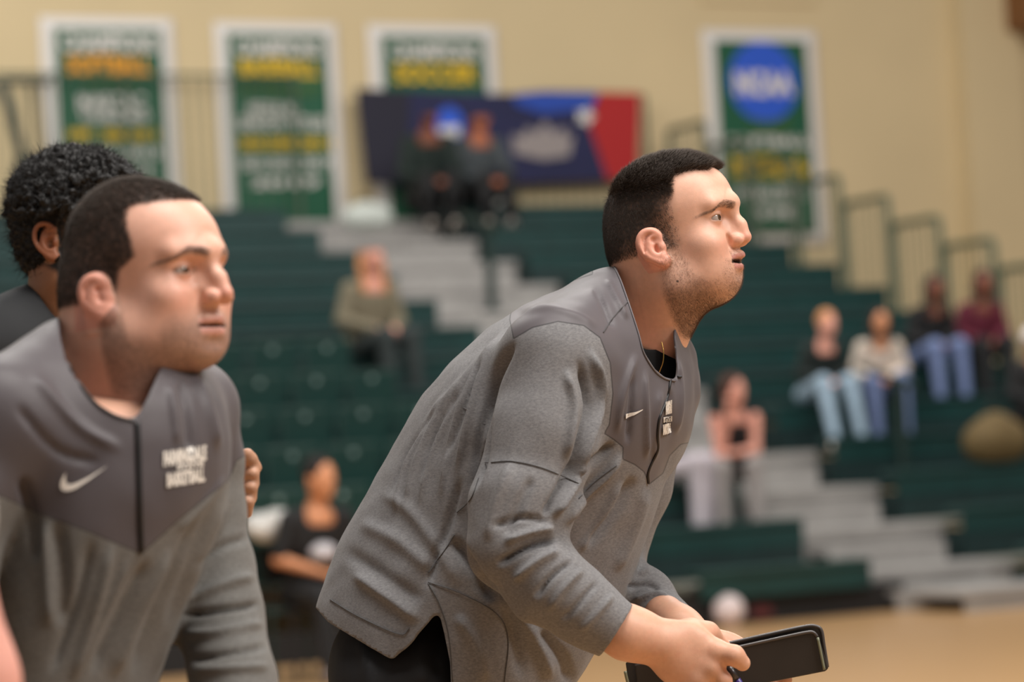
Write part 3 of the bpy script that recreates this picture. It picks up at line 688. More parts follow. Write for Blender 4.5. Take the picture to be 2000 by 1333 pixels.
# ------------------------------------------------------------------ heads, sculpted in head space (x forward, y left, z up, origin between the ears)
class Frame:
    def __init__(s, px, py, d, yaw, pitch, tilt=0, sc=1.0):
        a, b = yaw*D2R, pitch*D2R
        f = np.array([math.cos(a)*math.cos(b), math.sin(b), -math.sin(a)*math.cos(b)]); l = np.array([math.sin(a), 0, math.cos(a)])
        u = -np.cross(f, l)
        t = tilt*D2R; l2 = l*math.cos(t)+u*math.sin(t); u2 = u*math.cos(t)-l*math.sin(t)
        s.R = np.stack([f, l2, u2]); s.sc = sc
        s.o = P(px, py, d)-(np.array([0, -0.074, 0])*sc)@s.R      # the pixel is the near ear canal
    def out(s, v): return s.o+(np.asarray(v)*s.sc)@s.R            # head space -> camera frame
    def inv(s, v): return ((np.asarray(v)-s.o)@s.R.T)/s.sc
def head_grid(F, k, neck, h):
    ez = k.get('ez', 0.0); br = k.get('brow', 0.0)
    g = Grid((-0.16, -0.15, k.get('zlow', -0.24)), (0.14, 0.15, 0.16), h)
    sk = k.get('skull', (-0.004, 0.088, 0.085)); g.ell((sk[0], 0, 0.050), (sk[1], 0.076, sk[2]), 0.01)
    g.ell((0.034+br*0.6, 0, 0.050+ez), (0.062, 0.064, 0.060), 0.03)
    g.ell((-0.038, 0, 0.015), (0.050, 0.062, 0.06), 0.03)
    g.ell((0.036, 0, -0.020), (0.056, 0.061, 0.072), 0.03)
    g.ell((0.030, 0, -0.052), (0.052, 0.050, 0.036), 0.03)
    for s in (-1, 1):
        g.cone((-0.002, s*0.056, -0.030), (0.008, s*0.053, -0.058), 0.016, 0.016, 0.03)
        g.cone((0.008, s*0.052, -0.060), (k['chinx']-0.010, s*0.017, k['chinz']+0.014), 0.016, 0.014, 0.03)
        g.ell((0.066, s*0.044, -0.010), (0.020, 0.020, 0.018), 0.025)
        g.ell((0.054, s*0.040, -0.045), (0.024, 0.018, 0.028), 0.025)
        g.cone((0.088+br, s*0.010, 0.036+ez), (0.076+br*0.6, s*0.044, 0.036+ez), 0.011, 0.008, 0.018)
    g.ell((k['chinx']-0.014, 0, k['chinz']+0.012), (0.016, 0.022, 0.015), 0.022)
    g.ell((0.062, 0, -0.042), (0.027, 0.029, 0.026), 0.020)
    for s in (-1, 1):
        g.ell((0.100, s*0.032, 0.014+ez), (0.018, 0.019, 0.0125), 0.014, op='sub')
    nx, nz = k['nose']; bx = k.get('bridge', 0.092)
    g.chain([(bx-0.003, 0, 0.034+ez), (bx, 0, 0.024+ez), (bx+0.5*(nx-0.010-bx)+0.003, 0, 0.006+ez*0.6), (nx-0.0105, 0, nz)], [0.0075, 0.0072, 0.0078, 0.0093], 0.010)
    g.cone((0.084, 0, 0.010), (0.094, 0, nz+0.002), 0.012, 0.015, 0.012)
    for s in (-1, 1):
        g.ell((nx-0.0215, s*0.0135, nz-0.003), (0.0115, 0.0070, 0.0090), 0.004)
        g.ell((nx-0.016, s*0.0065, nz-0.0125), (0.0065, 0.0033, 0.0045), 0.003, op='sub')
        g.ell((nx-0.0315, s*0.0205, nz-0.002), (0.0035, 0.0040, 0.0085), 0.006, op='sub')
    mz = k['mouth']; lx = k.get('lipx', 0.1015); op = k.get('open', 0.003)
    g.chain([(lx-0.005, 0, mz+0.0055+op/2), (lx-0.010, 0.012, mz+0.0065+op/2), (lx-0.022, 0.026, mz-0.001)], [0.0060, 0.0052, 0.0026], 0.006)
    g.chain([(lx-0.005, 0, mz+0.0055+op/2), (lx-0.010, -0.012, mz+0.0065+op/2), (lx-0.022, -0.026, mz-0.001)], [0.0060, 0.0052, 0.0026], 0.006)
    for s in (-1, 1): g.chain([(lx-0.012, 0, mz-0.0070-op/2), (lx-0.015, s*0.012, mz-0.0062-op/2), (lx-0.022, s*0.0255, mz-0.002)], [0.0070, 0.0060, 0.0026], 0.006)
    g.ell((lx-0.006, 0, mz-0.0002), (0.020, 0.0205, 0.0010+op*0.55), 0.003, op='sub')
    for s in (-1, 1): g.chain([(lx, s*0.010, mz), (lx-0.010, s*0.020, mz-0.0005), (lx-0.018, s*0.0285, mz-0.0025)], [0.0020, 0.0018, 0.0010], 0.001, op='sub')
    g.ell((lx-0.004, 0, mz-0.021), (0.007, 0.022, 0.006), 0.010, op='sub')
    for s in (-1, 1):                                                    # lids around the eyeballs
        e = np.array([0.0775+k.get('ex', 0), s*0.0315, 0.016+ez])
        g.ell(e, (0.0136, 0.0140, 0.0133), 0.005)
        g.ell(e+np.array([0.011, s*0.003, -0.0004]), (0.011, 0.0150, k.get('eyeop', 0.0040)), 0.0015, R=[[0.92, s*0.38, 0], [-s*0.38, 0.92, 0], [0, 0, 1]], op='sub')
        g.cone(e+np.array([0.004, -s*0.012, 0.011]), e+np.array([-0.004, s*0.014, 0.008]), 0.0045, 0.0035, 0.008)
        # ear
        ca, sa = math.cos(k.get('eart', 0.24)), math.sin(k.get('eart', 0.24)); es = k.get('ears', 0.90)
        def ear(p): x, y, z = p; return np.array([(x*ca-z*sa)*es+0.002, s*(0.0735+y), (x*sa+z*ca)*es-0.001])
        g.ell(ear((-0.006, 0.004, 0.002)), (0.015, 0.006, 0.028), 0.006, R=[[0.94, -s*0.34, 0], [s*0.34, 0.94, 0], [0, 0, 1]])
        hx = [(0.005, 0.001, 0.005), (0.009, 0.004, 0.020), (0.003, 0.009, 0.031), (-0.010, 0.0125, 0.034), (-0.021, 0.015, 0.026), (-0.0245, 0.0165, 0.010), (-0.0195, 0.015, -0.008), (-0.010, 0.012, -0.020), (-0.002, 0.009, -0.028), (0.004, 0.004, -0.026)]
        hp = smooth_path([ear(p) for p in hx], 3); g.chain(hp, list(np.interp(np.linspace(0, 1, len(hp)), [0, .3, .7, 1], [0.003, 0.0037, 0.0033, 0.0055])), 0.003)
        ax_ = [(0.002, 0.008, 0.022), (-0.008, 0.011, 0.016), (-0.0135, 0.013, 0.004), (-0.0110, 0.012, -0.008), (-0.004, 0.010, -0.015), (0.003, 0.006, -0.014)]
        hp = smooth_path([ear(p) for p in ax_], 3); g.chain(hp, [0.0032]*len(hp), 0.003)
        g.ell(ear((0.000, 0.007, -0.024)), (0.0075, 0.0050, 0.0085), 0.004)
        g.ell(ear((-0.002, 0.0075, -0.001)), (0.0075, 0.0075, 0.0095), 0.003, op='sub')
        g.ell(ear((0.000, 0.0125, 0.014)), (0.006, 0.005, 0.006), 0.003, op='sub')
        g.ell(ear((-0.0185, 0.0190, 0.012)), (0.0028, 0.0045, 0.013), 0.002, op='sub')
        g.ell(ear((0.0062, 0.004, -0.002)), (0.0045, 0.0045, 0.0060), 0.004)
    for (a, b, ra, rb, kk) in neck: g.cone(a, b, ra, rb, kk)
    return g
def ss(x, a, b): t = np.clip((x-a)/(b-a), 0, 1); return t*t*(3-2*t)
def vnoise(V, sc, seed=0.0):
    return np.array([mnoise.noise(Vector((p[0]*sc+seed, p[1]*sc, p[2]*sc))) for p in V])
M_sk = bpy.data.materials.new('skin'); M_sk.use_nodes = True
def make_skin():
    nt = M_sk.node_tree; b = nt.nodes['Principled BSDF']; a = nt.nodes.new('ShaderNodeAttribute'); a.attribute_name = 'tone'
    tc = nt.nodes.new('ShaderNodeTexCoord'); n = nt.nodes.new('ShaderNodeTexNoise'); n.inputs['Scale'].default_value = 160; n.inputs['Detail'].default_value = 4
    nt.links.new(tc.outputs['Object'], n.inputs['Vector'])
    mr = nt.nodes.new('ShaderNodeMapRange'); mr.inputs[3].default_value = 0.90; mr.inputs[4].default_value = 1.10; nt.links.new(n.outputs[0], mr.inputs[0])
    mu = nt.nodes.new('ShaderNodeVectorMath'); mu.operation = 'SCALE'; nt.links.new(a.outputs['Color'], mu.inputs[0]); nt.links.new(mr.outputs[0], mu.inputs['Scale'])
    nt.links.new(mu.outputs[0], b.inputs['Base Color'])
    bp = nt.nodes.new('ShaderNodeBump'); bp.inputs['Strength'].default_value = 0.12; bp.inputs['Distance'].default_value = 0.001
    n2 = nt.nodes.new('ShaderNodeTexNoise'); n2.inputs['Scale'].default_value = 700; nt.links.new(tc.outputs['Object'], n2.inputs['Vector'])
    nt.links.new(n2.outputs[0], bp.inputs['Height']); nt.links.new(bp.outputs[0], b.inputs['Normal'])
    b.inputs['Roughness'].default_value = 0.48; b.inputs['Specular IOR Level'].default_value = 0.45
    b.inputs['Subsurface Weight'].default_value = 0.12; b.inputs['Subsurface Radius'].default_value = (0.012, 0.004, 0.002); b.inputs['Subsurface Scale'].default_value = 0.4
make_skin()
def hair_mat(name, col, rough=0.5):
    m_ = mat(name, col, rough, spec=0.4); return m_
def strands(name, pts, dirs, lens, rad, m, parent, bend=None, seg=3):
    """thin tapering three-sided hairs; pts and dirs in world space"""
    n = len(pts); d = dirs/np.linalg.norm(dirs, axis=1)[:, None]
    up = np.tile([0.13, 0.27, 0.95], (n, 1)); a = np.cross(d, up); a /= np.linalg.norm(a, axis=1)[:, None]+1e-9; b = np.cross(d, a)
    V = np.zeros((n, seg*3+1, 3)); bend = np.zeros((n, 3)) if bend is None else bend
    for i in range(seg):
        t = i/seg; c = pts+d*(lens*t)[:, None]+bend*(lens*t*t)[:, None]; r = rad*(1-0.7*t)
        for j in range(3):
            an = j*2*math.pi/3; V[:, i*3+j] = c+(a*math.cos(an)+b*math.sin(an))*(r if np.ndim(r) == 0 else r[:, None])
    V[:, -1] = pts+d*lens[:, None]+bend*lens[:, None]
    T = []
    for i in range(seg-1):
        for j in range(3):
            p, q = i*3+j, i*3+(j+1) % 3; T += [(p, q, q+3), (p, q+3, p+3)]
    for j in range(3): T.append(((seg-1)*3+j, (seg-1)*3+(j+1) % 3, seg*3))
    T = np.array(T); Q = (T[None]+(np.arange(n)*(seg*3+1))[:, None, None]).reshape(-1, 3)
    return world_obj(name, np_mesh(name, V.reshape(-1, 3), Q), m, parent)
def sample(V, Q, n, wgt):
    """random points over quads weighted by area x wgt(at quad)"""
    c = V[Q].mean(1); ar = np.linalg.norm(np.cross(V[Q[:, 2]]-V[Q[:, 0]], V[Q[:, 3]]-V[Q[:, 1]]), axis=1)*wgt
    f = rng.choice(len(Q), n, p=ar/ar.sum()); s, t = rng.rand(2, n, 1)
    q = V[Q[f]]; p = (q[:, 0]*(1-s)+q[:, 1]*s)*(1-t)+(q[:, 3]*(1-s)+q[:, 2]*s)*t
    return p, f


    # (px, py) of the photograph to side-view head coordinates for a surface at lateral position y
def side_xz(F, px, py, y, d):
    o = np.zeros(3); ray = P(px, py, 1.0); a = (np.zeros(3)-F.o)@F.R.T/F.sc; r = ray@F.R.T/F.sc
    t = (y-a[1])/r[1] if abs(r[1]) > 1e-6 else d
    q = a+r*t; return q[0], q[2]
EYE_MATS = {}
def eyeballs(root, F, k, iris=(0.10, 0.05, 0.02), gaze=(1, 0, 0.0)):
    if 'm' not in EYE_MATS:
        m_ = bpy.data.materials.new('eye_surface'); m_.use_nodes = True; b = m_.node_tree.nodes['Principled BSDF']
        a = m_.node_tree.nodes.new('ShaderNodeAttribute'); a.attribute_name = 'tone'; m_.node_tree.links.new(a.outputs['Color'], b.inputs['Base Color'])
        b.inputs['Roughness'].default_value = 0.12; EYE_MATS['m'] = m_
    for s in (-1, 1):
        b = bmesh.new(); bmesh.ops.create_uvsphere(b, u_segments=48, v_segments=32, radius=0.0120)
        me = bpy.data.meshes.new('eye'); b.to_mesh(me); b.free()
        n = len(me.vertices); co = np.zeros(n*3, np.float32); me.vertices.foreach_get('co', co); co = co.reshape(-1, 3)
        gd = unit(gaze); an = np.degrees(np.arccos(np.clip((co/0.012)@gd, -1, 1)))
        tone = np.ones((n, 4)); tone[:, :3] = (0.46, 0.38, 0.34)
        tone[an < 30, :3] = iris; tone[an < 12, :3] = (0.004, 0.004, 0.004)
        co = co*(1+0.05*ss(-an, -26, -10))[:, None]
        v = to_world(F.out(co+np.array([0.0775+k.get('ex', 0), s*0.0315, 0.016+k.get('ez', 0)])))
        me.vertices.foreach_set('co', v.astype(np.float32).ravel()); add_attr(me, 'tone', tone, 'FLOAT_COLOR'); me.update()
        world_obj('eye', me, EYE_MATS['m'], root)
def head_tone(V, k, base, lip, hair_col, hair_d, beard_d, beard_col):
    """colour per vertex in head space, shade of the mouth gap included"""
    n = len(V); T = np.tile(np.array(base, float), (n, 1)); x, y, z = V.T; ay = np.abs(y); ez = k.get('ez', 0)
    nz = vnoise(V, 60, 3.1); T *= (1+0.05*nz)[:, None]
    red = np.exp(-((ay-0.045)**2/0.0003+(z+0.012)**2/0.0006))*(x > 0.03)*0.5+np.exp(-((x-k['nose'][0]+0.005)**2/0.00015+(z-k['nose'][1])**2/0.0002))*0.8+((ay > 0.078) & (x > -0.04) & (x < 0.02) & (z > -0.035) & (z < 0.04))*0.9
    T *= 1-np.clip(red, 0, 1)[:, None]*np.array([0.02, 0.22, 0.22])
    mz = k['mouth']; lx = k.get('lipx', 0.1015); op = k.get('open', 0.003)
    up = np.exp(-((z-(mz+0.0055+op/2-ay*0.12))/0.0042)**4)*(ay < 0.024)*ss(x, lx-0.030, lx-0.020)
    lo = np.exp(-((z-(mz-0.0072-op/2+ay*0.16))/0.0052)**4)*(ay < 0.023)*ss(x, lx-0.030, lx-0.020)
    l_ = np.clip(np.maximum(up, lo), 0, 1)[:, None]*0.95; 
    ins = np.exp(-((z-mz)/(0.0014+op*0.45))**4)*(ay < 0.026)*ss(x, lx-0.030, lx-0.02)*ss(-x, -(lx-0.006), -(lx-0.010))  # mouth gap: the shade between the lips is painted into the tone
    bd = np.clip(beard_d*(1-l_[:, 0]), 0, 1)[:, None]*np.clip(1+0.35*vnoise(V, 300, 9.0), 0.4, 1.5)[:, None]
    T = T*(1-bd)+np.array(beard_col)*bd
    T = T*(1-l_)+np.array(lip)*l_; T = T*(1-ins[:, None]*0.9)
    hd = np.clip(hair_d*(1+0.25*vnoise(V, 220, 5.0)), 0, 1)[:, None]
    T = T*(1-hd)+np.array(hair_col)*hd
    eb = brow_d(V, k)[:, None]*0.55; T = T*(1-eb)+np.array(hair_col)*1.5*eb
    e = np.array([0.0775+k.get('ex', 0), 0.0315, 0.016+ez]); 
    rim = np.exp(-((np.hypot((ay-e[1])/2.6, z-e[2])-0.0055)/0.0013)**2)*(x > 0.07); T *= 1-0.35*rim[:, None]
    return np.hstack([np.clip(T, 0.003, 1), np.ones((n, 1))])
def brow_d(V, k):
    x, y, z = V.T; ay = np.abs(y); ez = k.get('ez', 0); bz = k.get('bz', 0)
    c = 0.0335+ez+bz+0.0050*np.sin(np.clip((ay-0.010)/0.030, 0, 1.25)*math.pi*0.62)-0.50*np.clip(ay-0.038, 0, 1)
    th = 0.0047*(1-0.5*np.clip((ay-0.025)/0.032, 0, 1))
    return np.exp(-((z-c)/th)**4)*ss(ay, 0.009, 0.014)*(1-ss(ay, 0.054, 0.066))*(x > 0.03)
def combine(parts):
    Vs, Qs, Ts = [], [], []; o = 0
    for V, Q, T in parts: Vs.append(V); Qs.append(Q+o); Ts.append(T); o += len(V)
    return np.concatenate(Vs), np.concatenate(Qs), np.concatenate(Ts)

# ------------------------------------------------------------------ cloth
def cloth_mat(name, light, dark, yoke=None, vscale=900, rough=0.85):
    """heathered knit; where the attribute 'yoke' is positive the plain woven cloth of the yoke, a seam at its edge"""
    m_ = bpy.data.materials.new(name); m_.use_nodes = True; nt = m_.node_tree; b = nt.nodes['Principled BSDF']; L = nt.links
    tc = nt.nodes.new('ShaderNodeTexCoord')
    def nz(sc, st, det=4):
        mp = nt.nodes.new('ShaderNodeMapping'); mp.inputs['Scale'].default_value = st; mp.inputs['Rotation'].default_value = (0, 0.5, 0)
        n = nt.nodes.new('ShaderNodeTexNoise'); n.inputs['Scale'].default_value = sc; n.inputs['Detail'].default_value = det; n.inputs['Roughness'].default_value = 0.7
        L.new(tc.outputs['Object'], mp.inputs[0]); L.new(mp.outputs[0], n.inputs['Vector']); return n
    n1 = nz(210, (1, 1, 2.0), 6); r1 = nt.nodes.new('ShaderNodeMapRange'); r1.inputs[1].default_value = 0.28; r1.inputs[2].default_value = 0.72
    L.new(n1.outputs[0], r1.inputs[0])
    mx = nt.nodes.new('ShaderNodeMix'); mx.data_type = 'RGBA'; L.new(r1.outputs[0], mx.inputs[0]); mx.inputs[6].default_value = dark; mx.inputs[7].default_value = light
    out = mx.outputs[2]; n3 = nz(vscale, (1, 1, 1), 2)
    bp = nt.nodes.new('ShaderNodeBump'); bp.inputs['Strength'].default_value = 0.35; bp.inputs['Distance'].default_value = 0.0012; L.new(n3.outputs[0], bp.inputs['Height'])
    if yoke:
        a = nt.nodes.new('ShaderNodeAttribute'); a.attribute_name = 'yoke'
        st = nt.nodes.new('ShaderNodeMapRange'); st.inputs[1].default_value = -0.3; st.inputs[2].default_value = 0.3; L.new(a.outputs['Fac'], st.inputs[0])
        m2 = nt.nodes.new('ShaderNodeMix'); m2.data_type = 'RGBA'; L.new(st.outputs[0], m2.inputs[0]); L.new(out, m2.inputs[6]); m2.inputs[7].default_value = yoke
        ab = nt.nodes.new('ShaderNodeMath'); ab.operation = 'ABSOLUTE'; L.new(a.outputs['Fac'], ab.inputs[0])
        sm = nt.nodes.new('ShaderNodeMapRange'); sm.inputs[1].default_value = 0.6; sm.inputs[2].default_value = 1.8; sm.inputs[3].default_value = 0.38; sm.inputs[4].default_value = 1.0; L.new(ab.outputs[0], sm.inputs[0])
        sc = nt.nodes.new('ShaderNodeVectorMath'); sc.operation = 'SCALE'; L.new(m2.outputs[2], sc.inputs[0]); L.new(sm.outputs[0], sc.inputs['Scale']); out = sc.outputs[0]
        rr = nt.nodes.new('ShaderNodeMapRange'); rr.inputs[3].default_value = rough; rr.inputs[4].default_value = 0.5; L.new(st.outputs[0], rr.inputs[0]); L.new(rr.outputs[0], b.inputs['Roughness'])
        bs = nt.nodes.new('ShaderNodeMapRange'); bs.inputs[3].default_value = 0.35; bs.inputs[4].default_value = 0.05; L.new(st.outputs[0], bs.inputs[0]); L.new(bs.outputs[0], bp.inputs['Strength'])
    else: b.inputs['Roughness'].default_value = rough
    L.new(out, b.inputs['Base Color']); L.new(bp.outputs[0], b.inputs['Normal'])
    b.inputs['Specular IOR Level'].default_value = 0.25; b.inputs['Sheen Weight'].default_value = 0.12
    return m_
def torso_field(g, st, n=44, k=0.012):
    """st rows: back px, back py, front px, front py, depth, half width, lateral (du per unit), thickness along the spine"""
    st = np.array(st, float); t = np.linspace(0, len(st)-1, n); A = np.stack([np.interp(t, np.arange(len(st)), st[:, i]) for i in range(st.shape[1])], 1)
    ker = np.array([.25, .5, .25])
    for i in range(A.shape[1]): A[1:-1, i] = np.convolve(A[:, i], ker, 'valid')
    for r in A:
        B = P(r[0], r[1], r[4]); Fp = P(r[2], r[3], r[4]); c = (B+Fp)/2; a = np.linalg.norm(Fp-B)/2; e1 = unit(Fp-B)
        lat = unit(np.array([r[6], 0, 1.0])); lat = unit(lat-e1*(lat@e1)); e3 = np.cross(e1, lat)
        g.ell(c, (a, r[5], r[7]), k, np.stack([e1, lat, e3]))
def folds(V, N, strokes, amp=1.0, facing=True):
    """ridges (+) and creases (-) along px polylines on the side facing the lens: (points, width px, height mm)"""
    x, y = to_px(V); near = ss(-N[:, 2], -0.15, 0.25) if facing else 1.0; D = np.zeros(len(V))
    for pts, w_, a in strokes:
        q = np.array(smooth_path(pts, 4)); mn, mx = q.min(0)-3*w_, q.max(0)+3*w_
        mk = np.where((x > mn[0]) & (x < mx[0]) & (y > mn[1]) & (y < mx[1]))[0]
        if len(mk) == 0: continue
        d, t = seg_dist(x[mk], y[mk], q); D[mk] += a*0.001*np.exp(-(d/w_)**2)*ss(t, -0.02, 0.18)*(1-ss(t, 0.82, 1.02))
    return V+N*(D*amp*near)[:, None]
def outward(V, Q):
    N = vnormals(V, Q); c = V.mean(0); vol = np.einsum('ij,ij->i', V[Q[:, 0]]-c, np.cross(V[Q[:, 1]]-c, V[Q[:, 2]]-c)).sum()
    return N if vol > 0 else -N
def on_surface(bvh, px, py, off=0.001, dmin=0.5):
    """world point where the pixel's ray meets a body, lifted a little off it"""
    o = Vector(CAM); d = Vector(to_world(P(px, py, 1.0))-CAM).normalized()
    h, n, i, ds = bvh.ray_cast(o+d*dmin, d)
    if h is None: return None
    if n.dot(d) > 0: n = -n
    return np.array(h+n*off-d*off)
from mathutils.bvhtree import BVHTree
def bvh_of(V, Q): return BVHTree.FromPolygons([tuple(v) for v in V], [tuple(int(i) for i in q) for q in Q])
def seam(name, bvh, pts, r, m, parent, n=6, off=0.0006, dmin=0.5):
    q = [on_surface(bvh, a, b, off, dmin) for a, b in smooth_path(pts, n)]; q = [a for a in q if a is not None]
    if len(q) < 3: return None
    q = [q[0]]+[(q[i-1]+2*q[i]+q[i+1])/4 for i in range(1, len(q)-1)]+[q[-1]]
    me = MB().tube(q, r, 6); bmesh.ops.recalc_face_normals(me.b, faces=me.b.faces[:]); d = bpy.data.meshes.new(name); me.b.to_mesh(d); me.b.free()
    return world_obj(name, d, m, parent)
def decal(name, bvh, me, fn, m, parent, off=0.0015):
    """lay a flat mesh on the cloth: fn maps its (x, y) to a pixel"""
    b = bmesh.new(); b.from_mesh(me); bmesh.ops.triangulate(b, faces=b.faces[:])
    mxe = 0.06
    for _ in range(3): bmesh.ops.subdivide_edges(b, edges=[e for e in b.edges if e.calc_length() > mxe], cuts=1); bmesh.ops.triangulate(b, faces=b.faces[:])
    bad = []
    for v in b.verts:
        p = on_surface(bvh, *fn(v.co.x, v.co.y), off)
        if p is None: bad.append(v)
        else: v.co = p
    if bad: bmesh.ops.delete(b, geom=bad, context='VERTS')
    d = bpy.data.meshes.new(name); b.to_mesh(d); b.free(); o = world_obj(name, d, m, parent); return o
def poly_mesh(pts):
    b = bmesh.new(); b.faces.new([b.verts.new((x, y, 0)) for x, y in pts]); me = bpy.data.meshes.new('p'); b.to_mesh(me); b.free(); return me
SWOOSH = [(0.06, 0.62), (0.0, 0.36), (0.02, 0.14), (0.10, 0.0), (0.22, -0.03), (0.36, 0.04), (1.0, 0.50), (0.34, 0.20), (0.20, 0.18), (0.12, 0.28), (0.10, 0.46)]
def swoosh_mesh():
    q = [(0.115, 0.72), (0.045, 0.55), (0.005, 0.38), (0.0, 0.22), (0.04, 0.08), (0.12, 0.0), (0.22, -0.01), (0.34, 0.035), (0.6, 0.24), (1.0, 0.62), (0.62, 0.36), (0.36, 0.24), (0.24, 0.22), (0.155, 0.27), (0.115, 0.38), (0.105, 0.55)]
    return poly_mesh(q)
M_white = mat('white_print', srgb(228, 222, 214), 0.6)
M_zip = mat('black_zip_tape', srgb(24, 22, 24), 0.5)
M_blackp = mat('black_trouser_cloth', srgb(14, 14, 18), 0.8, noise=0.2, nscale=60)
M_seam = mat('dark_seam_thread', srgb(74, 72, 72), 0.8)
def hand(g, wrist, palm_c, palm_r, palm_R, fingers, thumb, k=0.006):
    g.ell(palm_c, palm_r, 0.015, palm_R)
    for f in fingers+[thumb]:
        pts, rs = f; g.chain(pts, rs, k)
# ------------------------------------------------------------------ the coach with the folder
D1 = 4.40
F1 = Frame(1285, 484, D1-0.07, 20, 12)
K1 = dict(chinz=-0.075, chinx=0.071, nose=(0.122, -0.0065), mouth=-0.0390, lipx=0.1035, open=0.0045, ez=0.0110, brow=0.0110, bridge=0.0975, ex=0.000, bz=-0.0045, ears=0.84)
coach1 = empty('person', W(860, 1333, D1)*np.array([1, 1, 0]), 'coach in grey pullover leaning forward with a black folder in his hands', 'person')
def neck_prims(F, pts, rs, k=0.03):
    q = [F.inv(P(*p)) for p in pts]; return [(q[i], q[i+1], rs[i], rs[i+1], k) for i in range(len(q)-1)]
neck1 = neck_prims(F1, [(1274, 500, 4.39), (1284, 575, 4.40), (1258, 690, 4.42)], [0.051, 0.053, 0.059], 0.035)+neck_prims(F1, [(1330, 560, 4.36), (1305, 650, 4.38)], [0.026, 0.024], 0.035)
g = head_grid(F1, dict(K1, zlow=-0.20), neck1, 0.0015); Vh, Qh = g.mesh(); Vh = relax(Vh, Qh, 1, 0.4)
x, y, z = Vh.T; ay = np.abs(y)
def pxline(F, pts, yy, d): return np.array([side_xz(F, a, b, yy, d) for a, b in pts])
hl = pxline(F1, [(1312, 338), (1314, 362), (1320, 385), (1328, 420), (1334, 450), (1338, 480)], -0.066, D1)      # temple hairline
o = np.argsort(hl[:, 1]); xh = np.interp(z, hl[o, 1], hl[o, 0])
zfront = 0.101-0.10*np.clip(ay-0.03, 0, 1)-0.004*np.sin(y*160)*0.5
side_h = ss(xh-x, -0.004, 0.006+0.012*ss(0.08-z, 0, 0.03))*ss(z, -0.012, 0.000)
top_h = ss(z-zfront, -0.003, 0.004)
hairD = np.maximum(side_h, top_h)
nape = ss(z-np.interp(x, [-0.09, -0.05, -0.02, 0.0], [-0.022, -0.030, -0.022, -0.005]), -0.004, 0.010)
hairD = np.where(z < 0.09, hairD*np.where(x < 0.005, nape, 1), hairD)
earmask = (ay > 0.0785) & (x > -0.035) & (x < 0.014) & (z < 0.045) & (z > -0.035)
hairD = np.where(earmask, 0, hairD)
fade = 0.52+0.48*ss(z-x*0.6, 0.015, 0.060)
bp = pxline(F1, [(1302, 465), (1335, 465), (1345, 505), (1362, 532), (1392, 545), (1404, 520), (1410, 502), (1440, 490), (1475, 490), (1480, 640), (1360, 670), (1300, 660), (1284, 560), (1298, 520)], -0.058, D1)
beard = ss(poly_sd(x, z, bp), -0.008, 0.012)*ss(x, -0.01, 0.004)
must = np.exp(-((z+0.0275)/0.006)**2)*(ay < 0.026)*(x > 0.085)
beard = np.where((x > 0.085) & (z > -0.034), must*0.55, beard)
beard = beard*(1-0.55*ss(x, 0.045, 0.075)*(z < -0.034))*(1-0.3*np.exp(-((ay-0.0)**2/0.0002+(z+0.055)**2/0.0001)*(x > .08)))*(0.55+0.45*ss(-z, 0.05, 0.085))
T1 = head_tone(Vh, K1, (0.74, 0.42, 0.30), (0.56, 0.24, 0.20), (0.060, 0.039, 0.029), hairD*fade*(1-0.45*ss(x, 0.0, 0.035)*ss(-z, -0.085, -0.055)), np.where(earmask, 0, beard)*0.85, (0.15, 0.083, 0.053))
VhC = F1.out(Vh); mx_, my_ = to_px(VhC); T1[(np.hypot(mx_-1323, my_-550) < 2.4) & (Vh[:, 1] < 0), :3] = (0.05, 0.03, 0.025)
HEAD1 = (VhC, Qh, T1)
eyeballs(coach1, F1, K1, gaze=(1, -0.10, 0.03))
# hair
wq = hairD[Qh].mean(1); cx = Vh[Qh].mean(1)
M_hair1 = hair_mat('dark_brown_hair', (0.060, 0.043, 0.033, 1), 0.55)
N_h = vnormals(Vh, Qh)*(1 if (vnormals(Vh, Qh)*(Vh-np.array([0, 0, .03]))).sum() > 0 else -1); nq = N_h[Qh].mean(1)
p, f = sample(Vh, Qh, 42000, np.where(wq > 0.30, wq**2, 0)*(1-0.65*ss(cx[:, 0], 0.0, 0.035)*ss(-cx[:, 2], -0.085, -0.055)))
tp = ss(p[:, 2]+0.10*p[:, 0], 0.070, 0.105)
nz1 = vnoise(p[::1], 45, 1.0)
ln = 0.0045+0.013*tp*(1+0.35*nz1)+0.002*rng.rand(len(p)); ln *= np.where((p[:, 0] > .06), 0.9, 1.0)*np.clip(wq[f], 0.3, 1)
comb = np.stack([0.9+0.5*nz1, 0.5*vnoise(p, 30, 7.0), -0.10+0*nz1], 1)
dr = nq[f]*(0.8-0.15*tp)[:, None]+comb*(0.35+0.55*tp)[:, None]*np.array([1, 1, 1])+rng.normal(0, 0.14, p.shape)
side_dn = (1-tp)[:, None]*np.array([0.15, 0, -0.75]); dr = dr+side_dn
tow = lambda q: to_world(F1.out(q)); dw = (dr@F1.R); dw = dw[:, 0:1]*RT+dw[:, 1:2]*UP+dw[:, 2:3]*FW
strands('hair', tow(p), dw, ln, 0.00030*(0.6+0.5*tp), M_hair1, coach1)
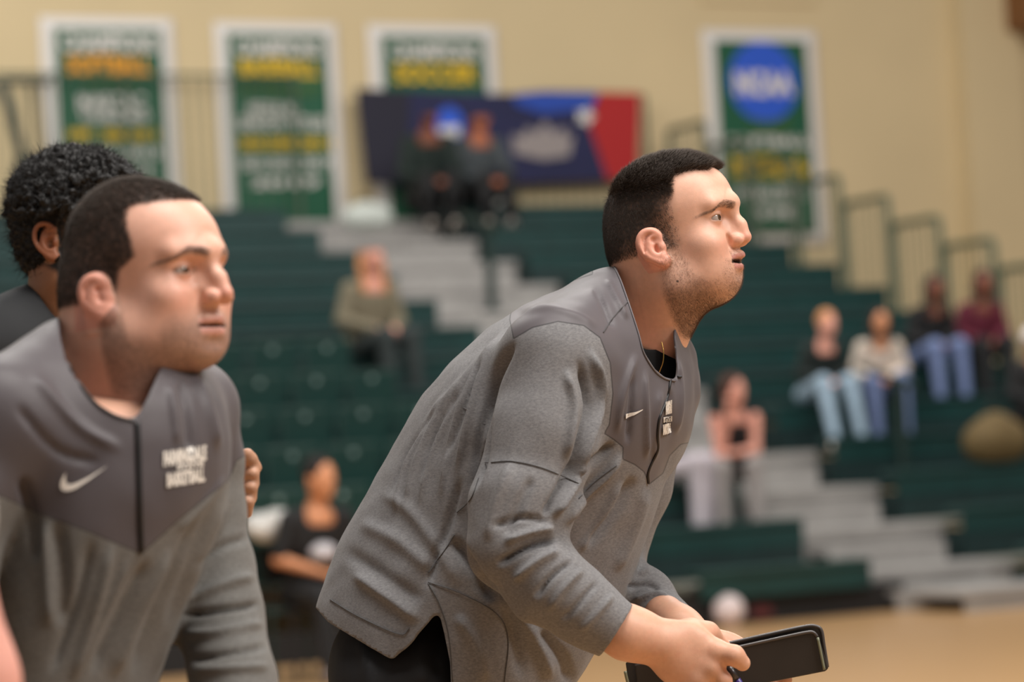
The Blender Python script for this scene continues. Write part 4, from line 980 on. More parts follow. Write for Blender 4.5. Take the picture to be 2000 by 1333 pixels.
# brows and stubble
bw = brow_d(Vh, K1)[Qh].mean(1); p, f = sample(Vh, Qh, 380, np.where(bw > 0.3, bw, 0))
dr = nq[f]*0.35+np.stack([-0.35+0*p[:, 0], np.sign(p[:, 1])*0.75, 0.25-18*np.clip(np.abs(p[:, 1])-0.03, 0, 1)], 1)
dw = dr@F1.R; dw = dw[:, 0:1]*RT+dw[:, 1:2]*UP+dw[:, 2:3]*FW
strands('eyebrow', tow(p), dw, np.full(len(p), 0.0055), 0.00014, M_hair1, coach1)
bw = (beard*(1-hairD))[Qh].mean(1); p, f = sample(Vh, Qh, 16000, np.where(bw > 0.08, bw**1.5, 0))
dr = nq[f]*0.7+np.array([0.1, 0, -0.7])+rng.normal(0, 0.2, p.shape); dw = dr@F1.R; dw = dw[:, 0:1]*RT+dw[:, 1:2]*UP+dw[:, 2:3]*FW
strands('stubble', tow(p), dw, 0.0022+0.002*rng.rand(len(p)), 0.00009, hair_mat('stubble_hair', (0.15, 0.085, 0.055, 1)), coach1, seg=2)
# ---- the pullover: one cloth with both sleeves
def Q1(px, py, d=D1): return P(px, py, d)
g = Grid(Q1(590, 1420, 4.40)+np.array([0, 0, -0.42]), Q1(1400, 480, 4.40)+np.array([0.02, 0, 0.40]), 0.004)
LT = 0.36
st = [(640, 1400, 1040, 1440, 4.42, .215, LT, .09), (614, 1260, 1092, 1370, 4.42, .215, LT, .09), (622, 1170, 1145, 1290, 4.42, .215, LT, .09), (662, 1065, 1200, 1200, 4.42, .21, LT, .09), (725, 955, 1236, 1120, 4.42, .20, LT, .09),
      (797, 815, 1272, 1020, 4.42, .205, LT, .09), (868, 728, 1296, 930, 4.41, .215, LT, .09), (945, 660, 1318, 860, 4.41, .22, LT, .085), (1020, 618, 1330, 800, 4.41, .21, LT, .08), (1110, 585, 1322, 750, 4.41, .17, LT, .07), (1175, 560, 1305, 715, 4.41, .115, LT, .05)]
torso_field(g, st, 46)
# shoulders
g.cone(Q1(1085, 705, 4.235), Q1(1200, 655, 4.36), 0.078, 0.07, 0.05); g.cone(Q1(1262, 735, 4.56), Q1(1230, 680, 4.45), 0.068, 0.06, 0.05)
g.ell(Q1(1205, 610, 4.41), (0.062, 0.062, 0.085), 0.04)                     # collar root
g.ell(Q1(1270, 800, 4.46), (0.055, 0.085, 0.12), 0.05)
g.chain([Q1(1300, 688, 4.50), Q1(1303, 730, 4.51), Q1(1300, 790, 4.50)], [0.030, 0.034, 0.040], 0.02); g.ell(Q1(1300, 720, 4.52), (0.032, 0.055, 0.045), 0.035); g.chain([Q1(1316, 705, 4.46), Q1(1314, 760, 4.46)], [0.026, 0.034], 0.03)
# near sleeve
g.chain([Q1(1095, 712, 4.23), Q1(1060, 860, 4.19), Q1(1020, 985, 4.16), Q1(1003, 1068, 4.14)], [0.079, 0.075, 0.071, 0.060], 0.02)
g.chain([Q1(1003, 1068, 4.14), Q1(1075, 1142, 4.12), Q1(1140, 1190, 4.12), Q1(1225, 1245, 4.12)], [0.058, 0.051, 0.045, 0.041], 0.03)
# far sleeve
g.chain([Q1(1280, 760, 4.56), Q1(1235, 950, 4.58), Q1(1185, 1110, 4.56), Q1(1258, 1168, 4.45), Q1(1325, 1236, 4.37)], [0.065, 0.058, 0.050, 0.042, 0.037], 0.02)
Vs, Qs = g.mesh(); Vs = relax(Vs, Qs, 2, 0.5)
Ns = outward(Vs, Qs)
S1 = [ # back pleats
    ([(985, 640), (945, 720), (915, 820), (890, 930)], 7, 2.6), ([(965, 665), (915, 760), (880, 860), (860, 980)], 6, 2.4), ([(945, 690), (885, 780), (845, 880), (820, 990)], 6, 2.2), ([(915, 720), (855, 810), (815, 900), (790, 1000)], 6, 2.0),
    ([(985, 680), (955, 760), (935, 850), (925, 930)], 6, -3.5), ([(950, 700), (905, 800), (870, 900)], 5, -2.6), ([(900, 760), (850, 850), (825, 940)], 5, -2.4), ([(1005, 665), (975, 720), (955, 790), (945, 880), (925, 960)], 8, -6),
    ([(880, 760), (830, 830), (790, 920), (775, 1010)], 6, 2.0), ([(850, 800), (800, 880), (770, 960)], 5, -2.0),
    # waist and hip drape
    ([(700, 1020), (780, 1060), (850, 1120)], 16, 5), ([(670, 1075), (740, 1120), (830, 1180)], 16, -4.5), ([(740, 960), (800, 1000), (860, 1080), (900, 1150)], 14, 4), ([(900, 930), (880, 1010), (850, 1090), (835, 1150)], 9, -5), ([(880, 1050), (930, 1120), (960, 1180)], 12, -6),
    ([(690, 1120), (760, 1170), (820, 1215)], 12, 4), ([(920, 1130), (985, 1180), (1010, 1260), (1020, 1333)], 14, -7), ([(960, 1150), (1040, 1240), (1080, 1333)], 14, 6), ([(890, 1200), (930, 1260), (950, 1333)], 12, 5), ([(1050, 1230), (1100, 1290), (1110, 1340)], 12, -5),
    # chest pulls
    ([(1215, 885), (1180, 930), (1130, 980), (1100, 1030)], 9, 6), ([(1200, 865), (1160, 905), (1120, 940)], 8, -6), ([(1240, 930), (1200, 1000), (1140, 1070)], 12, -5), ([(1262, 950), (1240, 1030), (1200, 1120)], 12, 4), ([(1215, 940), (1170, 1020), (1130, 1080)], 9, 4),
    ([(1245, 690), (1215, 780), (1205, 850)], 7, 3.0), ([(1262, 720), (1262, 800), (1262, 900)], 6, 3.0), ([(1240, 730), (1232, 810), (1225, 870)], 6, -3.5), ([(1290, 760), (1278, 850), (1280, 900)], 7, 2.5), ([(1322, 700), (1328, 780), (1318, 850)], 6, 3), ([(1308, 760), (1310, 850)], 5, -3),
    # sleeve
    ([(1150, 680), (1172, 760), (1150, 850), (1125, 930)], 9, 5), ([(1128, 700), (1148, 790), (1128, 880), (1110, 950)], 8, -5), ([(1105, 720), (1120, 800), (1105, 900)], 9, 3.5), ([(1180, 760), (1165, 850), (1140, 910)], 8, -4),
    ([(1140, 905), (1110, 960), (1080, 1010)], 8, 4.5), ([(1120, 900), (1085, 970), (1060, 1010)], 7, -4.5), ([(1000, 900), (970, 980), (950, 1060)], 12, 3), ([(1040, 930), (1010, 1000), (985, 1050)], 10, -3.5),
    ([(1090, 1052), (1030, 1070), (970, 1105)], 7, -8), ([(1085, 1032), (1040, 1040), (985, 1060)], 9, 5.5), ([(1095, 1075), (1050, 1098), (1000, 1135)], 9, 5), ([(1075, 1020), (1020, 1012), (960, 1030)], 7, -3.5),
    ([(1120, 1095), (1075, 1130), (1045, 1170)], 7, -4.5), ([(1140, 1110), (1100, 1150), (1070, 1195)], 8, 3.5), ([(1170, 1135), (1130, 1180), (1095, 1215)], 7, -3), ([(1200, 1160), (1165, 1200), (1130, 1235)], 7, 2.5),
    # shoulder yoke
    ([(1010, 610), (1060, 600), (1120, 615), (1170, 640)], 9, 2.5), ([(1160, 560), (1180, 600), (1200, 640)], 6, -3), ([(1185, 545), (1205, 590), (1225, 625)], 6, 3),
    # far sleeve
    ([(1225, 1150), (1265, 1140), (1290, 1150)], 6, -4), ([(1235, 1175), (1280, 1160), (1310, 1170)], 6, 3.5), ([(1245, 1120), (1270, 1115)], 6, 3)]
S1 = [(a, b*0.85, c*(1.6 if i < 10 or 31 <= i <= 36 else 0.62 if i in (10, 11, 12, 16) else 1)) for i, (a, b, c) in enumerate(S1)]; Vs = folds(Vs, Ns, S1, 1.95)
nzv = vnoise(Vs*np.array([1, 1, 1]), 11, 2.0)+0.6*vnoise(Vs, 26, 8.0); Vs = Vs+Ns*(nzv*0.0028)[:, None]
x, y = to_px(Vs)
# openings: neck, hem with side vents, both cuffs
HEM = [(560, 1178), (617, 1188), (640, 1215), (700, 1252), (765, 1290), (800, 1262), (832, 1222), (857, 1196), (868, 1240), (880, 1300), (884, 1500), (1300, 1500), (1500, 300), (900, 100), (300, 700)]
gh = -poly_sd(x, y, HEM)*0.00075; gh = np.where(Vs[:, 2] > 4.40, np.where(y > 1100, gh, gh), gh)
ca = unit(Q1(1225, 1245, 4.12)-Q1(1140, 1190, 4.12)); gc = (Vs-Q1(1203, 1231, 4.12))@ca; gc = np.where(np.linalg.norm(Vs-Q1(1225, 1245, 4.12), axis=1) < 0.085, gc, -1)
gd = ((y-1190)*0.94+(x-1342)*0.34)*0.00075; gd = np.where((np.linalg.norm(Vs-Q1(1325, 1236, 4.37), axis=1) < 0.085) & (Vs[:, 2] > 4.29), gd, -1)
# neckline: near edge of the collar, far edge behind the throat
nk_c = Q1(1262, 628, 4.405); e1 = unit(Q1(1322, 738, 4.40)-Q1(1196, 512, 4.41)); 
NKL = [(1196, 500), (1212, 545), (1232, 600), (1248, 650), (1259, 690), (1280, 722), (1300, 738), (1322, 742), (1324, 700), (1318, 655), (1330, 560), (1260, 440)]
gn = poly_sd(x, y, NKL)*0.00075; gn = np.where((Vs[:, 2] > 4.485) & (y > 650), -1, gn)
G1 = np.maximum.reduce([gh, gc, gd, gn])
Vc, Qc, used = cut(Vs, Qs, G1); xc, yc = to_px(Vc)
YK = [(1150, 400), (1158, 536), (1120, 548), (1060, 568), (1000, 596), (996, 625), (1003, 662), (1040, 640), (1090, 628), (1140, 636), (1172, 660), (1188, 700), (1170, 840), (1200, 860), (1217, 874), (1216, 897), (1240, 908), (1258, 922), (1268, 946), (1295, 925), (1308, 890), (1330, 868), (1420, 850), (1420, 400)]
yk = poly_sd(xc, yc, YK)
SLV = [(1003, 662), (1040, 640), (1090, 628), (1140, 636), (1172, 660), (1192, 710), (1197, 770), (1190, 830), (1150, 900), (1000, 1000), (900, 900)]
slv = np.minimum(poly_sd(xc, yc, SLV), (4.285-Vc[:, 2])*800)
yk = np.minimum(yk, -slv)
Wc = to_world(Vc); Qc = Qc if fix_winding(to_world(Vs), Qs) is Qs else Qc[:, ::-1]
M_pull = cloth_mat('heather_grey_knit', srgb(136, 134, 134), srgb(98, 96, 98), srgb(90, 84, 87))
me = np_mesh('pullover', Wc, Qc); add_attr(me, 'yoke', yk)
pull1 = world_obj('pullover', me, M_pull, coach1)
md = pull1.modifiers.new('cloth', 'SOLIDIFY'); md.thickness = 0.003; md.offset = -1
bv1 = bvh_of(Wc, Qc)
# seams, zip, collar and prints as pieces of the pullover
for pts in ([(948, 905), (1000, 902), (1060, 915), (1130, 945)], [(935, 935), (920, 975), (893, 1002)], [(888, 1045), (862, 1085), (836, 1120)], [(836, 1138), (900, 1160), (970, 1200), (992, 1250), (985, 1333)], [(1205, 910), (1165, 940), (1130, 975)],
            [(645, 1172), (700, 1205), (780, 1240), (800, 1228)], [(1178, 650), (1200, 618), (1226, 590)], [(836, 1140), (858, 1180), (876, 1240), (884, 1333)]):
    seam('seam', bv1, pts, 0.0007, M_seam, pull1, 12)
seam('zip', bv1, [(1309, 742), (1302, 780), (1288, 815), (1284, 850), (1284, 880), (1272, 905), (1265, 925), (1266, 944)], 0.0022, M_zip, pull1)
seam('collar_edge', bv1, [(1197, 517), (1212, 548), (1231, 603), (1247, 653), (1257, 690), (1278, 724), (1298, 740), (1318, 745)], 0.0014, mat('yoke_cloth', srgb(98, 92, 94), 0.55), pull1)
seam('zip_pull', bv1, [(1306, 736), (1318, 736), (1330, 737)], 0.0018, M_zip, pull1)
decal('chest_logo', bv1, poly_mesh([(0, 0), (0.5, 0.36), (1, 0.95), (1, 1.02), (0.55, 0.70), (0, 0.52)]), lambda a, b: (1221+34*a, 818-18*b), M_white, pull1)
decal('logo_bar', bv1, poly_mesh([(0, 0), (1, 0.25), (1, 1.1), (0, 0.9)]), lambda a, b: (1295+17*a, 826-12*b), M_white, pull1, 0.001)
for txt, (xl, xr, yt, yb) in (('FARMINGDALE', (1298, 1311, 783, 809)), ('STATE', (1297, 1310, 815, 824)), ('BASKETBALL', (1293, 1309, 827, 848))):
    me = text_mesh(txt, 1.0, 1.0, 0.03 if txt == 'STATE' else 0.09); decal('lettering', bv1, me, lambda a, b: (xl+(a+.5)*(xr-xl), yb+(b+.5)*(yt-yb)-(a)*4), M_zip if txt == 'STATE' else M_white, pull1, 0.002)
# ---- skin: neck to chest, forearms and hands
gb = Grid(Q1(1120, 1500, 4.1)+np.array([0, 0, -0.06]), Q1(1620, 1120, 4.5)+np.array([0, 0, 0.06]), 0.0018)
gb.chain([Q1(1110, 1172, 4.125), Q1(1225, 1238, 4.125), Q1(1290, 1258, 4.13)], [0.036, 0.034, 0.0285], 0.02)
gb.ell(Q1(1262, 1245, 4.13), (0.05, 0.029, 0.022), 0.02, [[.88, -.47, 0], [.47, .88, 0], [0, 0, 1]])
pr = [[.87, -.49, 0], [.49, .87, 0], [0, 0, 1]]
gb.ell(Q1(1347, 1277, 4.13), (0.054, 0.040, 0.019), 0.016, pr); gb.ell(Q1(1325, 1300, 4.135), (0.036, 0.030, 0.020), 0.016, pr)
for (kx, ky, kd, r) in ((1404, 1275, 4.120, .0130), (1390, 1308, 4.119, .0130), (1366, 1334, 4.123, .012), (1342, 1350, 4.13, .011)): gb.ell(Q1(kx, ky, kd), (r, r, r), 0.016)
gb.chain([Q1(1404, 1273, 4.122), Q1(1434, 1281, 4.112), Q1(1450, 1296, 4.118)], [0.0140, 0.0132, 0.0112], 0.008)      # index, tip on the folder
gb.chain([Q1(1394, 1306, 4.120), Q1(1414, 1330, 4.118), Q1(1400, 1348, 4.140)], [0.0125, 0.0110, 0.0096], 0.005)
gb.chain([Q1(1370, 1332, 4.124), Q1(1388, 1358, 4.125), Q1(1374, 1370, 4.148)], [0.0118, 0.0100, 0.0088], 0.004)
gb.chain([Q1(1344, 1350, 4.130), Q1(1358, 1376, 4.135), Q1(1345, 1385, 4.155)], [0.0108, 0.0090, 0.0080], 0.004)
gb.chain([Q1(1310, 1245, 4.140), Q1(1350, 1236, 4.150), Q1(1382, 1238, 4.165), Q1(1412, 1262, 4.185)], [0.0180, 0.0165, 0.0135, 0.0105], 0.016)  # thumb behind the cover
# far forearm and hand under the folder
gb.chain([Q1(1298, 1204, 4.385), Q1(1328, 1227, 4.35), Q1(1368, 1252, 4.315)], [0.031, 0.029, 0.0265], 0.02)
gb.ell(Q1(1420, 1285, 4.30), (0.050, 0.036, 0.018), 0.016, pr)
for i, (x0, y0, x1, y1, x2, y2) in enumerate(((1450, 1300, 1500, 1330, 1535, 1328), (1435, 1320, 1480, 1352, 1515, 1348), (1415, 1335, 1455, 1368, 1490, 1364), (1395, 1345, 1430, 1378, 1460, 1376))):
    gb.chain([Q1(x0, y0, 4.285), Q1(x1, y1, 4.275), Q1(x2, y2, 4.245)], [0.0118-0.0006*i, 0.0105-0.0005*i, 0.0092], 0.004)
gb.chain([Q1(1385, 1262, 4.29), Q1(1425, 1270, 4.27), Q1(1452, 1290, 4.258)], [0.013, 0.012, 0.0095], 0.006)
Vb, Qb = gb.mesh(); Vb = relax(Vb, Qb, 1, 0.4); nb = vnoise(Vb, 40, 1.0)
Tb = np.tile([0.66, 0.36, 0.24], (len(Vb), 1))*(1+0.08*nb)[:, None]; nb2 = vnoise(Vb, 90, 4.0); Tb[:, 1:] *= (1-0.08*np.abs(nb2))[:, None]
gt = Grid(Q1(760, 1460, 4.40)+np.array([0, 0, -0.30]), Q1(1400, 560, 4.40)+np.array([0, 0, 0.32]), 0.010)
torso_field(gt, [(a+32, b+10, c-32, d-12, e, f*0.74, gg, hh) for a, b, c, d, e, f, gg, hh in st[4:-3]], 24, 0.03)
gt.chain([Q1(1090, 715, 4.24), Q1(1015, 1060, 4.15), Q1(1215, 1235, 4.125)], [0.055, 0.045, 0.033], 0.02)
gt.chain([Q1(1280, 765, 4.55), Q1(1188, 1112, 4.56), Q1(1320, 1230, 4.37)], [0.045, 0.035, 0.028], 0.02)
Vt, Qt = gt.mesh(); Tt = np.tile([0.70, 0.40, 0.28], (len(Vt), 1)); one = lambda T: np.hstack([T, np.ones((len(T), 1))])
HV, HQ, HT = HEAD1
fixw = lambda V, Q: fix_winding(to_world(V), Q)
V, Q, T = combine([(HV, fixw(HV, HQ), HT), (Vb, fixw(Vb, Qb), one(Tb)), (Vt, fixw(Vt, Qt), one(Tt))])
me = np_mesh('body', to_world(V), Q); add_attr(me, 'tone', T, 'FLOAT_COLOR'); world_obj('body', me, M_sk, coach1)
# black undershirt in the neck opening, thin gold chain
gu = Grid(Q1(1120, 900, 4.40)+np.array([0, 0, -0.2]), Q1(1400, 560, 4.40)+np.array([0, 0, 0.2]), 0.006)
gu.chain([Q1(1261, 690, 4.40), Q1(1264, 735, 4.40), Q1(1250, 800, 4.41)], [0.046, 0.045, 0.05], 0.02)
Vu, Qu = gu.mesh(); xu, yu = to_px(Vu); Vu2, Qu2, _ = cut(Vu, Qu, poly_sd(xu, yu, [(1180, 560), (1240, 650), (1258, 688), (1285, 682), (1318, 664), (1340, 640), (1300, 500)])*0.00075)
Wu = to_world(Vu2); o = world_obj('undershirt', np_mesh('undershirt', Wu, Qu2 if fixw(Vu, Qu) is Qu else Qu2[:, ::-1]), mat('black_undershirt', srgb(12, 12, 14), 0.9), coach1)
md = o.modifiers.new('cloth', 'SOLIDIFY'); md.thickness = 0.002
nl = [Q1(1283, 640, 4.36), Q1(1292, 668, 4.352), Q1(1296, 688, 4.345), Q1(1295, 708, 4.342), Q1(1288, 728, 4.345)]
t = MB().tube([tuple(to_world(q)) for q in smooth_path(nl, 6)], 0.0008, 6); o = t.build('necklace', mat('gold_chain', srgb(212, 178, 100), 0.3, 0.9), None, True); o.parent = coach1; o.matrix_parent_inverse = coach1.matrix_world.inverted()
# trousers down to the shoes, hidden below the frame but standing on the floor
gl = Grid(Q1(560, 2900, 4.42)*np.array([1, 0, 1])+np.array([0, -1.28, -0.32]), Q1(1250, 1050, 4.42)+np.array([0, 0, 0.32]), 0.010)
hipc = Q1(800, 1300, 4.42)
gl.ell(Q1(815, 1300, 4.42), (0.125, 0.105, 0.175), 0.05); gl.ell(Q1(775, 1345, 4.42), (0.085, 0.12, 0.165), 0.05)
fl = -1.295
for s, dd in ((-1, 4.32), (1, 4.54)):
    kx = 0.02 if s < 0 else -0.02
    a = Q1(800, 1350, dd); kn = np.array([hipc[0]+0.06+kx, -0.78, dd+0.0]); an = np.array([hipc[0]-0.05+kx*3, -1.17, dd])
    gl.chain([a, (a+kn)/2, kn, (kn+an)/2, an], [0.105, 0.098, 0.078, 0.076, 0.060], 0.03)
Vl, Ql = gl.mesh(); Vl = relax(Vl, Ql, 2); Nl = outward(Vl, Ql)
Vl = folds(Vl, Nl, [([(700, 1240), (720, 1300), (730, 1400)], 12, 5), ([(855, 1215), (850, 1260), (858, 1333)], 10, -5), ([(820, 1240), (815, 1290), (825, 1340)], 9, 4)])
world_obj('trousers', np_mesh('trousers', to_world(Vl), fixw(Vl, Ql)), M_blackp, coach1)
for s, dd in ((-1, 4.32), (1, 4.54)):
    kx = 0.02 if s < 0 else -0.02; ax_ = hipc[0]-0.05+kx*3
    gs = Grid((ax_-0.14, -1.40, dd-0.09), (ax_+0.27, -1.12, dd+0.09), 0.008)
    gs.chain([(ax_-0.05, -1.245, dd), (ax_+0.08, -1.245, dd), (ax_+0.18, -1.265, dd)], [0.050, 0.046, 0.036], 0.02); gs.cone((ax_, -1.22, dd), (ax_, -1.17, dd), 0.05, 0.05, 0.03)
    V, Q = gs.mesh(); Wv = to_world(V); Wv[:, 2] -= Wv[:, 2].min(); world_obj('shoe', np_mesh('shoe', Wv, fix_winding(Wv, Q)), M_white, coach1)
# ---- the folder and pen
fold = empty('folder', W(1420, 1290, 4.2), 'flat black folder gripped in the leaning coach\'s hands', 'folder')
M_fold = mat('black_folder_leatherette', srgb(36, 30, 26), 0.45, noise=0.1, nscale=40); M_edge = mat('folder_edge_piping', srgb(70, 64, 62), 0.35)
M_pocket = mat('clear_pocket_edge', srgb(120, 122, 100), 0.3)
def slab(name, pts, d0, d1, th, m, bev=0.003):
    b = bmesh.new(); n = len(pts)
    dd = lambda x: d0+(d1-d0)*(x-1218)/400
    fr = [b.verts.new(W(x, y, dd(x))) for x, y in pts]; bk = [b.verts.new(W(x, y, dd(x)+th)) for x, y in pts]
    b.faces.new(fr); b.faces.new(bk[::-1])
    for i in range(n): b.faces.new((fr[i], bk[i], bk[(i+1) % n], fr[(i+1) % n]))
    bmesh.ops.recalc_face_normals(b, faces=b.faces[:]); bmesh.ops.bevel(b, geom=b.edges[:], offset=bev, segments=2, affect='EDGES', profile=0.6)
    me = bpy.data.meshes.new(name); b.to_mesh(me); b.free(); o = link(name, me, m); o.parent = fold; o.matrix_parent_inverse = fold.matrix_world.inverted(); return o
rc = lambda cx, cy, r, a0, a1, n=5: [(cx+r*math.cos(t), cy-r*math.sin(t)) for t in np.linspace(a0*D2R, a1*D2R, n)]
slab('front_cover', [(1240, 1300), (1330, 1280), (1410, 1269), (1500, 1250)]+rc(1585, 1247, 14, 100, 10)+[(1618, 1306), (1612, 1312), (1450, 1344), (1350, 1500), (1262, 1500)], 4.195, 4.20, 0.006, M_fold, 0.0015)
slab('back_cover', [(1222, 1296), (1232, 1288), (1330, 1272), (1410, 1259), (1500, 1239), (1570, 1224)]+rc(1594, 1237, 15, 100, 10)+[(1614, 1300), (1606, 1309), (1450, 1340), (1340, 1500), (1250, 1500)], 4.215, 4.225, 0.006, M_fold, 0.0015)
def edge_tube(nm, pts, d, r, m): 
    t = MB().tube([tuple(W(x, y, d)) for x, y in smooth_path(pts, 5)], r, 8); o = t.build(nm, m, None, True); o.parent = fold; o.matrix_parent_inverse = fold.matrix_world.inverted()
edge_tube('piping', [(1225, 1296), (1330, 1274), (1410, 1260), (1500, 1240), (1570, 1225), (1592, 1224), (1604, 1232), (1609, 1260), (1616, 1304)], 4.220, 0.0026, M_edge)
edge_tube('piping', [(1240, 1302), (1330, 1283), (1412, 1271), (1500, 1252), (1570, 1237), (1588, 1236), (1596, 1244)], 4.198, 0.0022, M_edge)
edge_tube('pocket_edge', [(1597, 1246), (1604, 1280), (1610, 1309)], 4.196, 0.0020, M_pocket)
edge_tube('pocket_edge', [(1221, 1312), (1226, 1333), (1240, 1380)], 4.196, 0.0022, M_pocket)
pen = empty('pen', W(1432, 1320, 4.15), 'thin dark pen with a purple barrel held under the forefinger', 'pen')
t = MB().tube([tuple(W(1424, 1304, 4.150)), tuple(W(1440, 1328, 4.152))], 0.0042, 10).build('tip', mat('pen_metal', srgb(70, 66, 66), 0.3, 0.6), None, True); t.parent = pen; t.matrix_parent_inverse = pen.matrix_world.inverted()
t = MB().tube([tuple(W(1440, 1328, 4.152)), tuple(W(1475, 1385, 4.155))], 0.0046, 10).build('barrel', mat('pen_purple', srgb(60, 44, 110), 0.35), None, True); t.parent = pen; t.matrix_parent_inverse = pen.matrix_world.inverted()
# ------------------------------------------------------------------ the coach at the left
D2 = 3.50
Q2 = lambda px, py, d=D2: P(px, py, d)
coach2 = empty('person', W(180, 1333, D2)*np.array([1, 1, 0]), 'coach with buzz cut in grey quarter zip pullover at the left', 'person')
F2 = Frame(205, 582, D2-0.06, 31, 8)
K2 = dict(chinz=-0.079, chinx=0.080, nose=(0.127, -0.0110), mouth=-0.0450, lipx=0.1035, open=0.0018, ez=0.004, brow=0.010, bridge=0.0955, ex=0.0, bz=-0.001, skull=(-0.006, 0.088, 0.091), eart=0.22, ears=0.74, eyeop=0.0034)
neck2 = neck_prims(F2, [(218, 590, 3.50), (228, 680, 3.50), (210, 780, 3.52), (200, 850, 3.52)], [0.053, 0.059, 0.073, 0.090], 0.035)+neck_prims(F2, [(275, 660, 3.45), (262, 790, 3.46)], [0.030, 0.026], 0.035)
g = head_grid(F2, dict(K2, zlow=-0.20), neck2, 0.0017); Vh, Qh = g.mesh(); Vh = relax(Vh, Qh, 1, 0.4)
x, y, z = Vh.T; ay = np.abs(y)
hl = pxline(F2, [(243, 400), (246, 425), (262, 470), (268, 500), (240, 530), (236, 570)], -0.066, D2)
o = np.argsort(hl[:, 1]); xh = np.interp(z, hl[o, 1], hl[o, 0])
side_h = ss(xh-x, -0.004, 0.006)*ss(z, -0.010, 0.004); top_h = ss(z-(0.1035-0.10*np.clip(ay-0.035, 0, 1)), -0.003, 0.004)
hairD = np.maximum(side_h, top_h); nape = ss(z-np.interp(x, [-0.09, -0.05, -0.02, 0.0], [-0.058, -0.068, -0.050, -0.012]), -0.004, 0.010)
hairD = np.where(z < 0.09, hairD*np.where(x < 0.005, nape, 1), hairD)
earmask = (ay > 0.076) & (((x+0.004)/0.022)**2+((z-0.001)/0.030)**2 < 1); hairD = np.where(earmask, 0, hairD)
bp = pxline(F2, [(228, 560), (250, 560), (262, 640), (300, 672), (345, 672), (375, 650), (392, 610), (432, 600), (470, 620), (470, 740), (330, 740), (250, 690), (222, 640)], -0.055, D2)
zb = np.interp(x, [0.0, 0.018, 0.034, 0.060, 0.078, 0.10, 0.12], [0.008, 0.0, -0.046, -0.054, -0.034, -0.027, -0.027])
beard = ss(zb-z, -0.014, 0.022)*ss(x, -0.008, 0.006)*ss(z, -0.135, -0.105)
T2 = head_tone(Vh, K2, (0.74, 0.41, 0.30), (0.60, 0.29, 0.24), (0.055, 0.036, 0.028), hairD*0.93, np.where(earmask, 0, beard)*0.66, (0.15, 0.09, 0.065))
HEAD2 = (F2.out(Vh), Qh, T2); eyeballs(coach2, F2, K2, gaze=(1, -0.05, 0.0))
def strand_set(name, F, Vh, Qh, wq, n, lenf, rad, m_, root, comb, cw, jit=0.16):
    N_h = outward(Vh, Qh); nq = N_h[Qh].mean(1); p, f = sample(Vh, Qh, n, wq); dr = nq[f]*(1-cw)+np.array(comb)*cw+rng.normal(0, jit, p.shape)
    dw = dr@F.R; dw = dw[:, 0:1]*RT+dw[:, 1:2]*UP+dw[:, 2:3]*FW
    return strands(name, to_world(F.out(p)), dw, lenf(p), rad, m_, root, seg=2)
wq = hairD[Qh].mean(1); strand_set('hair', F2, Vh, Qh, np.where(wq > 0.35, wq, 0), 26000, lambda p: 0.003+0.004*ss(p[:, 2], 0.07, 0.11)+0.001*rng.rand(len(p)), 0.0003, M_hair1, coach2, (0.6, 0, 0.0), 0.4)
bw = brow_d(Vh, K2)[Qh].mean(1); strand_set('eyebrow', F2, Vh, Qh, np.where(bw > 0.3, bw, 0), 450, lambda p: 0.005+0*p[:, 0], 0.0002, M_hair1, coach2, (-0.3, -0.7, 0.2), 0.7)
g = Grid(Q2(-190, 1640, D2)+np.array([0, 0, -0.36]), Q2(590, 620, D2)+np.array([0, 0, 0.30]), 0.0045)
st2 = [(-70, 1600, 300, 1600, 3.50, .185, -.2, .08), (-70, 1440, 290, 1440, 3.50, .185, -.2, .08), (-66, 1300, 305, 1300, 3.50, .18, -.2, .08), (-62, 1180, 348, 1180, 3.50, .18, -.2, .08), (-55, 1060, 402, 1060, 3.50, .18, -.2, .08),
       (-50, 960, 438, 955, 3.50, .175, -.2, .08), (-42, 880, 445, 870, 3.50, .165, -.2, .07), (-25, 810, 430, 800, 3.50, .15, -.2, .06), (15, 760, 390, 755, 3.51, .13, -.2, .05), (60, 725, 350, 740, 3.51, .11, -.2, .045)]
torso_field(g, st2, 44)
g.cone(Q2(370, 802, 3.62), Q2(260, 760, 3.54), 0.056, 0.052, 0.05); g.cone(Q2(0, 830, 3.36), Q2(140, 735, 3.48), 0.072, 0.055, 0.06)
g.ell(Q2(215, 745, 3.51), (0.072, 0.05, 0.07), 0.03); g.cone(Q2(150, 700, 3.52), Q2(165, 740, 3.52), 0.045, 0.055, 0.03)
g.chain([Q2(370, 802, 3.62), Q2(394, 900, 3.63), Q2(401, 1000, 3.62), Q2(412, 1110, 3.60), Q2(426, 1200, 3.57), Q2(456, 1333, 3.50), Q2(485, 1480, 3.42)], [0.056, 0.048, 0.046, 0.049, 0.052, 0.049, 0.042], 0.018)
g.chain([Q2(-5, 830, 3.36), Q2(-75, 960, 3.33), Q2(-115, 1110, 3.30), Q2(-90, 1300, 3.22), Q2(10, 1450, 3.18)], [0.070, 0.062, 0.058, 0.054, 0.045], 0.018)
V, Q = g.mesh(); V = relax(V, Q, 2, 0.5); N = outward(V, Q)
